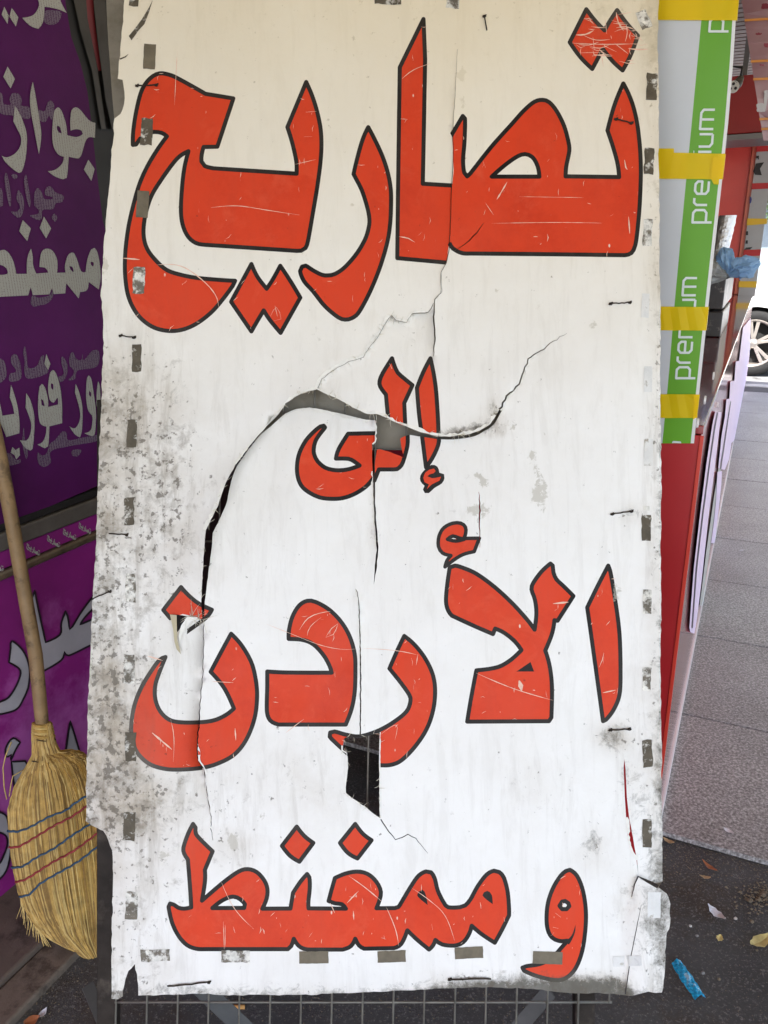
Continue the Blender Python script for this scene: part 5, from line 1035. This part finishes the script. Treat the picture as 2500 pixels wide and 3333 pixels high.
# ================================================================== the street beyond: a white car, a shop building, trees
M_CARW = mat('white car paint', (.80, .80, .80), .22, coat=.8)
M_CGLA = mat('dark car glass', (.02, .022, .025), .05, coat=.5); M_TYR = mat('black tyre rubber', (.007, .007, .007), .85, var=.2, vscale=30)
M_RIM = mat('alloy rim', (.52, .47, .42), .3, metal=.8, var=.1); M_DARK = mat('wheel well dark', (.012, .012, .012), .9)
car = empty('parked_car', 'white car parked in the sunny street beyond the paving', 'car', AP(10.7, 1.4, 0))
WR = .375; WA = -.055; WB = 2.75; CF = 10.10     # wheel centres along the street; near side plane
def cp(p, z, a): return AP(a, p, z)
prof = [(-.95, .30), (-.93, .62), (-.80, .86), (-.10, .98), (.45, 1.06), (1.05, 1.52), (1.35, 1.60), (3.0, 1.60), (3.45, 1.40), (3.72, 1.02), (3.82, .70), (3.80, .32)]
def arch(cxp): return [(cxp+(WR+.055)*math.cos(t), max(.30, WR-.01+(WR+.055)*math.sin(t))) for t in np.linspace(0, math.pi, 15)]
low = prof[::1]
outl = [q for q in low]+[(WB+WR+.06, .28)]+arch(WB)[0:]+[(WB-WR-.06, .26), (WA+WR+.06, .26)]+arch(WA)+[(WA-WR-.06, .28)]
vs_, fs_ = cdt([(outl, True)], []); c = vs_[fs_].mean(1); fs_ = fs_[inside(c[:, 0], c[:, 1], outl)]
nV = len(vs_); Wd = 1.82
def inset(z): return .0 if z < .98 else .22*min(1, (z-.98)/.6)
V = [cp(v[0], v[1], CF+inset(v[1])) for v in vs_]+[cp(v[0], v[1], CF+Wd-inset(v[1])) for v in vs_]
ed = {}
F_ = [tuple(t) for t in fs_]
for t in F_:
    for i in range(3): ed[(t[i], t[(i+1) % 3])] = 1
sd = [(b_, a_, a_+nV, b_+nV) for a_, b_ in ed if (b_, a_) not in ed]
recalc(obj('body', V, F_+[tuple(q+nV for q in t[::-1]) for t in F_]+sd, M_CARW, car))
def sidepoly(nm, pts, m, dd=.004):
    for sgn, base in ((-1, CF), (1, CF+Wd)):
        P = [cp(p, z, base+(inset(z) if sgn < 0 else -inset(z))+sgn*dd) for p, z in pts]
        obj(nm, P, [tuple(range(len(P)))], m, car)
sidepoly('side_window', [(.66, 1.08), (1.13, 1.46), (1.70, 1.50), (1.70, 1.10)], M_CGLA); sidepoly('side_window', [(1.78, 1.10), (1.78, 1.50), (2.60, 1.50), (2.62, 1.12)], M_CGLA); sidepoly('side_window', [(2.70, 1.12), (2.70, 1.50), (3.0, 1.50), (3.36, 1.36), (3.45, 1.14)], M_CGLA)
sidepoly('door_seam', [(1.735, .40), (1.735, 1.50), (1.745, 1.50), (1.745, .40)], M_DARK, .003); sidepoly('door_handle', [(1.45, .95), (1.45, .985), (1.66, .985), (1.66, .95)], M_RIM, .02); sidepoly('sill_cladding', [(WA+.5, .27), (WA+.5, .40), (WB-.5, .40), (WB-.5, .27)], M_DARK, .005)
obj('windscreen', [cp(.50, 1.10, CF+.20), cp(1.04, 1.49, CF+.34), cp(1.04, 1.49, CF+Wd-.34), cp(.50, 1.10, CF+Wd-.20)], [(0, 1, 2, 3)], M_CGLA, car).location.z += .03
for p_ in (-.94,):
    for aa in (CF+.12, CF+Wd-.42): hexa('headlight', [cp(p_+.02, .62, aa), cp(p_+.10, .80, aa), cp(p_+.10, .80, aa+.3), cp(p_+.02, .62, aa+.3)], DP*-.03, mat('headlight glass', (.6, .62, .65), .1), car)
def ring(nm, c, prof_, m, par, seg=36):
    V_ = []; F_ = []; n_ = len(prof_)
    for i in range(seg):
        a = 6.2832*i/seg
        for r_, d_ in prof_: V_.append(c+DP*(r_*math.cos(a))+Vector((0, 0, r_*math.sin(a)))+DA*d_)
    for i in range(seg):
        for j in range(n_-1): a = i*n_+j; b2 = ((i+1) % seg)*n_+j; F_.append((a, b2, b2+1, a+1))
    o = obj(nm, V_, F_, m, par, True); recalc(o); return o
for (pc, ac, sg) in ((WA, CF+.02, 1), (WB, CF+.02, 1), (WA, CF+Wd-.02, -1), (WB, CF+Wd-.02, -1)):
    c = cp(pc, WR, ac); wh = ring('wheel', c, [(.27, .0*sg), (.30, -.012*sg), (.355, -.008*sg), (.375, .03*sg), (.375, .20*sg), (.34, .225*sg), (.25, .22*sg)], M_TYR, car)
    def sub(o): o.parent = wh; o.matrix_parent_inverse = Matrix(); return o
    sub(ring('rim', c, [(.275, .0*sg), (.262, -.006*sg), (.245, .02*sg), (.235, .10*sg)], M_RIM, car)); sub(ring('brake_disc', c, [(.001, .09*sg), (.235, .10*sg)], M_DARK, car)); sub(ring('hub', c, [(.001, .0*sg), (.045, .002*sg), (.06, .03*sg)], M_RIM, car, 16))
    for k in range(5):
        for dt in (-.13, .13):
            a = 6.2832*k/5+.35+dt; a2 = 6.2832*k/5+.35+dt*1.25
            u0 = DP*math.cos(a)+Vector((0, 0, math.sin(a))); u1 = DP*math.cos(a2)+Vector((0, 0, math.sin(a2))); tt = DP*-math.sin(a)+Vector((0, 0, math.cos(a)))
            sub(hexa('spoke', [c+u0*.03-tt*.014+DA*.003*sg, c+u0*.03+tt*.014+DA*.003*sg, c+u1*.255+tt*.02+DA*.006*sg, c+u1*.255-tt*.02+DA*.006*sg], DA*.03*sg, M_RIM, car, .003))
for (p0, p1) in ((WA-WR-.04, WA+WR+.04), (WB-WR-.04, WB+WR+.04)): apbox('wheel_well', CF+.25, CF+Wd-.25, p0, p1, .3, .82, M_DARK, car)

# street building and trees far behind the car
M_BW = mat('pale rendered wall', (.52, .48, .41), .85, var=.12, vscale=.6, bump=.2, bscale=8); M_BG = mat('dark window glass', (.05, .06, .07), .1); M_BS = mat('shop shutter', (.20, .24, .27), .5, var=.1)
bld = empty('street_building', 'pale flat-roofed street building with shops and windows across the road', 'building', AP(22, 2, 0))
apbox('wall', 22, 30, -12, 14, 0, 9, M_BW, bld); apbox('roof_edge', 21.8, 30.2, -12.2, 14.2, 9.0, 9.3, M_KERB, bld); apbox('awning', 20.8, 21.995, -10, 12, 3.0, 3.12, mat('faded orange awning', (.45, .20, .10), .8), bld)
for k in range(8):
    p0 = -11+3.1*k
    s = apbox('shop_opening', 21.94, 21.99, p0, p0+2.5, .02, 2.7, [M_BG, M_BS][k % 2], bld)
    for zz in (3.9, 6.4):
        w_ = apbox('window', 21.95, 21.99, p0+.5, p0+1.9, zz, zz+1.5, M_BG, bld); f_ = apbox('window_frame', 21.93, 21.948, p0+1.17, p0+1.23, zz, zz+1.5, M_KERB, bld); f_.parent = w_; f_.matrix_parent_inverse = Matrix()
M_LEAF = mat('street tree leaves', (.055, .10, .025), .6, var=.5, vscale=3); M_BARK = mat('bark', (.10, .075, .05), .9, var=.3)
for ti, (a, p, lb) in enumerate([(15.5, 1.2, 'small leafy street tree beyond the parked white car'), (17.5, 4.6, 'larger leafy street tree beside the pale building')]):
    sc = 1+.3*ti; tree = empty('street_tree', lb, 'tree', AP(a, p, 0)); b0 = AP(a, p, 0); rr = random.Random(ti+5)
    tube('trunk', [b0, b0+Vector((.05, 0, 1.2)), b0+Vector((0, .05, 2.2*sc))], [.12*sc, .09*sc, .06*sc], M_BARK, tree)
    V_ = []; F_ = []
    for k in range(7):
        ang = k*.9; e = b0+Vector((math.cos(ang)*.9*sc, math.sin(ang)*.9*sc, (2.6+.25*(k % 3))*sc))
        tube('limb', [b0+Vector((0, .05, 1.9*sc)), e], [.05*sc, .02*sc], M_BARK, tree, 6)
    cl = [(b0+Vector((rr.gauss(0, .75), rr.gauss(0, .75), 2.9+rr.gauss(0, .5)))*1, rr.uniform(.3, .55)) for _ in range(24)]
    for _ in range(3500):
        cc, r_ = rr.choice(cl); d = Vector((rr.gauss(0, 1), rr.gauss(0, 1), rr.gauss(0, 1))).normalized()*r_*rr.random()**.4*sc
        q = cc+d+Vector((0, 0, (sc-1)*2.5)); u = Vector((rr.gauss(0, 1), rr.gauss(0, 1), rr.gauss(0, 1))).normalized(); v = u.orthogonal().normalized(); s = rr.uniform(.04, .08)
        i = len(V_); V_ += [q-u*s, q+v*s*.5, q+u*s, q-v*s*.5]; F_.append((i, i+1, i+2, i+3))
    obj('crown', V_, F_, M_LEAF, tree)
# ================================================================== the broom
BB = G(300, 3095); BT = wl_(20, 1560, .025)
bh = Vector((.985, .17, 0)); BNn = (BT-BB).cross(bh).normalized()
if BNn.dot(CAM-BB) < 0: BNn = -BNn
def br(px, py, off=0.0): return hit(px, py, BB, BNn)+BNn*off
M_STRAW = mat('yellow broom straw', (.44, .265, .062), .7, var=.35, vscale=60); M_STRAW2 = mat('pale broom straw', (.54, .37, .12), .65, var=.25, vscale=60); M_STRAW3 = mat('brown broom straw', (.25, .14, .035), .75, var=.3, vscale=60)
M_HANDLE = mat('worn wooden handle', (.27, .17, .075), .6, var=.35, vscale=14, bump=.4, bscale=50, col2=(.14, .085, .038), cov=.42, cscale=22)
broom = empty('straw_broom', 'yellow straw broom with wooden handle and blue and red stitching', 'broom', BB)
hp = [(-60, 1180), (8, 1500), (45, 1700), (95, 1985), (120, 2130), (136, 2330), (139, 2390)]
tube('handle', [br(x, y, [.012, .012, .012, .012, .010, .003, .0][i]) for i, (x, y) in enumerate(hp)], [.0145, .0145, .0145, .0145, .0146, .0140, .0120], M_HANDLE, broom, 14)
nt = M_HANDLE.node_tree
LFT = [(108, 2355), (106, 2385), (107, 2430), (113, 2462), (82, 2500), (48, 2560), (30, 2627), (33, 2697), (44, 2813), (66, 2905), (100, 2985), (165, 3052), (262, 3098)]
RGT = [(165, 2350), (172, 2380), (184, 2430), (190, 2455), (234, 2441), (290, 2458), (335, 2550), (355, 2680), (372, 2800), (380, 2900), (378, 2990), (365, 3060), (352, 3108)]
LFT = [np.array(p, float) for p in LFT]; RGT = [np.array(p, float) for p in RGT]
THK = [.016, .017, .018, .017, .024, .028, .029, .029, .029, .028, .027, .026, .024]
SS = np.linspace(0, 1, len(LFT))
def bpath(u, v, s):
    s = np.clip(s, 0, 1)
    l_ = np.array([np.interp(s, SS, [p[i] for p in LFT]) for i in (0, 1)]); r_ = np.array([np.interp(s, SS, [p[i] for p in RGT]) for i in (0, 1)])
    q = l_+(r_-l_)*(u+1)/2; t = np.interp(s, SS, THK)
    return br(q[0], q[1], t*v*math.sqrt(max(0, 1-u*u*.85)))
# inner body
V = []; Fc = []; nu = 20
for i in range(len(SS)):
    for k in range(nu):
        a = 6.2832*k/nu; V.append(bpath(math.cos(a)*.93, math.sin(a)*.85, SS[i]*.97))
for i in range(len(SS)-1):
    for k in range(nu): a = i*nu+k; b_ = i*nu+(k+1) % nu; Fc.append((a, b_, b_+nu, a+nu))
Fc.append(tuple((len(SS)-1)*nu+k for k in range(nu)))
o = recalc(obj('head_core', V, Fc, M_STRAW3, broom, True))
rs = random.Random(12); groups = [([], []), ([], []), ([], [])]
for q in range(2300):
    u = rs.uniform(-1, 1); u = math.copysign(abs(u)**.85, u); v = rs.uniform(.55, 1.0) if rs.random() < .8 else -rs.uniform(.5, 1)
    gi = rs.choices((0, 1, 2), (.46, .28, .26))[0]; V_, F_ = groups[gi]
    s0 = rs.uniform(.22, .30) if rs.random() < .62 else rs.uniform(.0, .03); s1 = rs.uniform(.90, 1.06) if rs.random() < .88 else rs.uniform(.6, .9)
    wob = rs.uniform(-.03, .03); pts = []
    for k in range(9):
        s = s0+(min(s1, 1)-s0)*k/8; pts.append(bpath(max(-1, min(1, u+wob*(k/8)**2*1.5)), v+.05*math.sin(k*1.3+q), s))
    if s1 > 1: pts[-1] = pts[-1]+(pts[-1]-pts[-2])*(s1-1)*6
    r_ = rs.uniform(.0009, .0018)
    v2, f2 = tube_data(pts, [r_]*8+[r_*.4], 3, False, len(V_)); V_ += v2; F_ += f2
for (V_, F_), m in zip(groups, (M_STRAW, M_STRAW2, M_STRAW3)):
    o = obj('straw', V_, F_, m, broom); o['kind'] = 'stuff'
V = []; Fc = []
for i in range(9):
    s = .27*i/8
    for k in range(nu): a = 6.2832*k/nu; V.append(bpath(math.cos(a)*1.0, math.sin(a)*1.02, s))
for i in range(8):
    for k in range(nu): a = i*nu+k; b_ = i*nu+(k+1) % nu; Fc.append((a, b_, b_+nu, a+nu))
Fc.append(tuple(range(nu)))
recalc(obj('neck', V, Fc, M_STRAW, broom, True))
# stray ends
V_, F_ = [], []
for q in range(26):
    u = rs.choice((-1, -.97, -.92)); s = rs.uniform(.72, .86); a = bpath(u, .2, s); d = (bpath(u, .2, s+.05)-bpath(u, .2, s-.05)).normalized(); sd = RIGHT*-rs.uniform(.1, .9)
    pts = [a+d*t+sd*t*t*6*rs.uniform(.5, 1.2) for t in (0, .02, .045, .075)]; v2, f2 = tube_data(pts, [.0010, .0010, .0008, .0004], 3, False, len(V_)); V_ += v2; F_ += f2
o = obj('stray_straw', V_, F_, M_STRAW2, broom); o['kind'] = 'stuff'
tube('loose_straw', [br(x, y, .02) for x, y in Z(0, 2300, 2.142, [(100, 225), (60, 320), (42, 400), (50, 540), (68, 620)])], .0013, M_STRAW2, broom, 5)
tube('loose_straw', [br(x, y, .02) for x, y in Z(0, 2300, 2.142, [(180, 420), (110, 460), (95, 530), (85, 600)])], .0012, M_STRAW2, broom, 5)
# stitching
M_BLU = mat('blue twine', (.03, .075, .13), .8, var=.3, vscale=80); M_REDT = mat('red twine', (.25, .025, .03), .8, var=.3, vscale=80)
ST = [([(64, 848), (150, 838), (240, 800), (300, 765), (380, 722), (480, 685), (540, 640), (640, 580), (760, 500)], M_BLU), ([(74, 960), (150, 945), (280, 865), (400, 790), (520, 730), (620, 665), (770, 580)], M_REDT), ([(92, 1100), (180, 1078), (280, 1010), (400, 945), (520, 860), (620, 800), (780, 700)], M_BLU), ([(118, 1202), (200, 1168), (300, 1100), (400, 1035), (540, 960), (690, 855), (790, 790)], M_REDT), ([(148, 1302), (230, 1268), (300, 1195), (400, 1130), (560, 1040), (720, 925), (800, 880)], M_BLU)]
for pts, m in ST:
    pp = spline(Z(0, 2300, 2.142, pts), False, 8); P = []
    for i, (x, y) in enumerate(pp):
        # stay on the bulging face of the head
        s = float(np.interp(y, [(LFT[k][1]+RGT[k][1])/2 for k in range(len(LFT))], SS)); lx_ = np.interp(s, SS, [p[0] for p in LFT]); rx_ = np.interp(s, SS, [p[0] for p in RGT])
        u = max(-1, min(1, 2*(x-lx_)/(rx_-lx_)-1)); t = np.interp(s, SS, THK)
        P.append(br(x, y+1.5*math.sin(i*1.7), t*math.sqrt(max(0, 1-u*u*.85))*1.0+.0016))
    tube('stitch', P, .0024, m, broom, 6)
for k in range(5):
    s = .012+.022*k; ring_ = [bpath(math.cos(6.2832*q/16)*1.02, math.sin(6.2832*q/16)*1.08, s+.010*math.cos(6.2832*q/16)) for q in range(17)]
    tube('neck_binding', ring_, .0034, M_STRAW2 if k % 2 else M_STRAW, broom, 6)
tube('neck_wire', [bpath(math.cos(6.2832*q/16)*1.03, math.sin(6.2832*q/16)*1.1, .118+.012*math.cos(6.2832*q/16)) for q in range(17)], .0012, M_WIRE, broom, 5)
tube('shoulder_wire', [br(x, y, .020) for x, y in ((112, 2467), (130, 2470), (150, 2470), (172, 2465), (186, 2455))], .0012, M_WIRE, broom, 5)

# ================================================================== litter and stones on the ground
def leafy(nm, px, py, L, w, ang, m, label, cat, curl=.25, seed=0, z=.006, pts=None):
    c = G(px, py, z); rr = random.Random(seed); n_ = 7; V_ = []; F_ = []
    ca, sa = math.cos(ang), math.sin(ang)
    for k in range(n_+1):
        t = k/n_; ww = w*math.sin(math.pi*min(1, t*.9+.07))*(1+.25*rr.uniform(-1, 1)); x = (t-.5)*L; zz = curl*L*(t-.5)**2*2
        for s, dz in ((-1, .12*w), (0, 0), (1, .15*w)):
            X, Y = x, s*ww/2; V_.append((c.x+ca*X-sa*Y, c.y+sa*X+ca*Y, c.z+zz+abs(s)*dz+rr.uniform(0, .0006)))
    for k in range(n_):
        for s in (0, 1): a = k*3+s; F_.append((a, a+1, a+4, a+3))
    o = obj(nm, V_, F_, m); md = o.modifiers.new('solid', 'SOLIDIFY'); md.thickness = .0004
    return tag(o, label, cat)
def b8(x, y): return (1700+x/2.07375, 2700+y/2.07375)
M_LF1 = mat('rusty dry leaf', (.30, .10, .035), .7, var=.3, vscale=60); M_LF2 = mat('yellow dry leaf', (.48, .38, .14), .7, var=.3, vscale=60); M_LF3 = mat('tan dry leaf', (.36, .24, .12), .7, var=.3, vscale=60)
M_PPR = mat('crumpled paper', (.55, .53, .55), .6, var=.2, vscale=50); M_BLUW = mat('blue printed wrapper', (.02, .36, .62), .25, var=.3, vscale=25, coat=.5, col2=(.45, .62, .70), cov=.12, cscale=30)
M_LF2t = M_LF2
leafy('dry_leaf', *b8(1262, 255), .042, .014, 2.1, M_LF1, 'small rust-brown curled leaf on the dark asphalt', 'leaf', .3, 1)
leafy('dry_leaf', *b8(1232, 325), .026, .010, 2.8, M_LF3, 'tiny tan leaf scrap beside the rust-brown leaf', 'leaf', .3, 2)
leafy('dry_leaf', *b8(1605, 762), .062, .026, .45, M_LF2, 'yellow-green crescent leaf lying on the dark asphalt', 'leaf', .3, 3)
leafy('dry_leaf', *b8(1332, 738), .020, .014, .9, M_LF2, 'tiny yellow leaf scrap between paper scrap and yellow leaf', 'leaf', .2, 4)
leafy('dry_leaf', *b8(985, 82), .030, .014, 2.4, M_LF3, 'tan leaf scrap at the edge of the paving beside the board', 'leaf', .3, 5)
leafy('paper_scrap', *b8(1308, 572), .048, .022, 2.05, M_PPR, 'crumpled grey-white paper scrap on the asphalt', 'paper scrap', .3, 6)
leafy('paper_scrap', *b8(1390, 12), .028, .012, 2.3, M_PPR, 'small white paper scrap on the granite paving', 'paper scrap', .2, 7, .024)
leafy('paper_scrap', 2415, 1792+0, .03, .014, .4, M_PPR, 'pale flat scrap further up the granite paving', 'paper scrap', .1, 9, .022)
# wrapper: a crumpled tube of film
wc = G(*b8(1122, 995), .012); wa = (G(*b8(1065, 905), .012)-G(*b8(1185, 1085), .012)).normalized(); ws = Vector((-wa.y, wa.x, 0)); V_ = []; F_ = []; rr = random.Random(8)
wr = empty('plastic_wrapper', 'bright blue torn plastic wrapper lying beside the foot of the board', 'wrapper', wc-Vector((0, 0, .012)))
for i in range(15):
    t = i/14-.5
    for j in range(9):
        s = j/8-.5; V_.append(wc+wa*t*.086+ws*(s*.028*(1-.35*abs(t)))+Vector((0, 0, .006*math.cos(s*5)+.002*math.sin(i*1.7+j*2.1)-.005)))
for i in range(14):
    for j in range(8): a = i*9+j; F_.append((a, a+1, a+10, a+9))
o = obj('film', V_, F_, M_BLUW, wr); md = o.modifiers.new('solid', 'SOLIDIFY'); md.thickness = .0006
obj('dark_print', [v+Vector((0, 0, .0012)) for v in (V_[36+1], V_[36+4], V_[45+4], V_[45+1])], [(0, 1, 2, 3)], mat('navy print', (.01, .02, .16), .35), wr)
# cigarette end under the rack
cc = G(772, 3272, .006); tag(tube('cigarette_end', [cc-Vector((.016, .004, 0)), cc+Vector((.016, -.004, 0))], .0042, mat('orange filter paper', (.55, .27, .08), .8, var=.2, vscale=90), None, 10), 'orange cigarette end on the ground below the wire grid', 'cigarette end')
# loose stones and grit
M_ST = [mat('tan grit', (.15, .115, .075), .9, var=.3, vscale=60), mat('grey stone', (.20, .19, .18), .9, var=.3, vscale=60), mat('pale chip', (.50, .47, .43), .8, var=.2)]
def pebble(nm, c, r, m, par=None, seed=0):
    rr = random.Random(seed); bm = bmesh.new(); bmesh.ops.create_icosphere(bm, subdivisions=1, radius=r)
    for v in bm.verts: v.co = Vector((v.co.x*rr.uniform(.8, 1.3), v.co.y*rr.uniform(.7, 1.1), v.co.z*rr.uniform(.5, .8)))+c
    me = bpy.data.meshes.new(nm); bm.to_mesh(me); bm.free(); me.materials.append(m); o = bpy.data.objects.new(nm, me); C.objects.link(o); return o
for i, (x, y, r, k) in enumerate([(1440, 601, .0045, 2), (1550, 620, .006, 0), (1136, 650, .004, 2), (1218, 968, .0045, 1), (1585, 815, .0035, 0), (1178, 716, .004, 1), (1330, 1010, .004, 0), (1535, 478, .008, 0), (1625, 440, .008, 0), (1600, 470, .006, 0)]):
    q = G(*b8(x, y), .003+r*.4); tag(pebble('pebble', q, r, M_ST[k], None, i), ['small loose tan stone on the dark asphalt', 'small loose grey stone on the dark asphalt', 'tiny loose pale stone chip on the dark asphalt'][k], 'stone', ['tan stones on the asphalt', 'grey stones on the asphalt', 'pale chips on the asphalt'][k])
V_, F_ = [], []; rr = random.Random(77)
def grit(px, py, r):
    c = G(px, py, .004); i = len(V_)
    for d in ((1, 0, 0), (0, 1, 0), (-1, 0, 0), (0, -1, 0), (0, 0, .8)): V_.append(c+Vector(d)*r*rr.uniform(.6, 1.2))
    F_.extend([(i, i+1, i+4), (i+1, i+2, i+4), (i+2, i+3, i+4), (i+3, i, i+4)])
for _ in range(700): grit(rr.uniform(2150, 2520), rr.gauss(2790, 60), rr.uniform(.0008, .0026))
for _ in range(700): grit(rr.uniform(2150, 2560), rr.uniform(2750, 3400), rr.uniform(.0005, .0016))
for _ in range(180): grit(rr.gauss(2470, 40), rr.gauss(2915, 25), rr.uniform(.0015, .0045))
for _ in range(500): grit(rr.uniform(-20, 330), rr.uniform(3080, 3400), rr.uniform(.0006, .0022))
for _ in range(500): grit(rr.uniform(360, 2100), rr.uniform(3230, 3400), rr.uniform(.0006, .0022))
o = obj('loose_grit', V_, F_, M_ST[0]); o['kind'] = 'stuff'; o['label'] = 'fine tan grit and crumbs scattered over the dark asphalt'; o['category'] = 'grit'
for i, (x, y, L, w, a, k, lb) in enumerate([(105, 3325, .03, .02, .5, 0, 'rust-coloured leaf scrap on the dirt near the broom'), (140, 3300, .022, .012, 1.2, 1, 'pale scrap of paper on the dirt near the broom')]):
    leafy(['dry_leaf', 'paper_scrap'][k], x, y, L, w, a, [M_LF1, M_PPR][k], lb, ['leaf', 'paper scrap'][k], .3, 90+i)
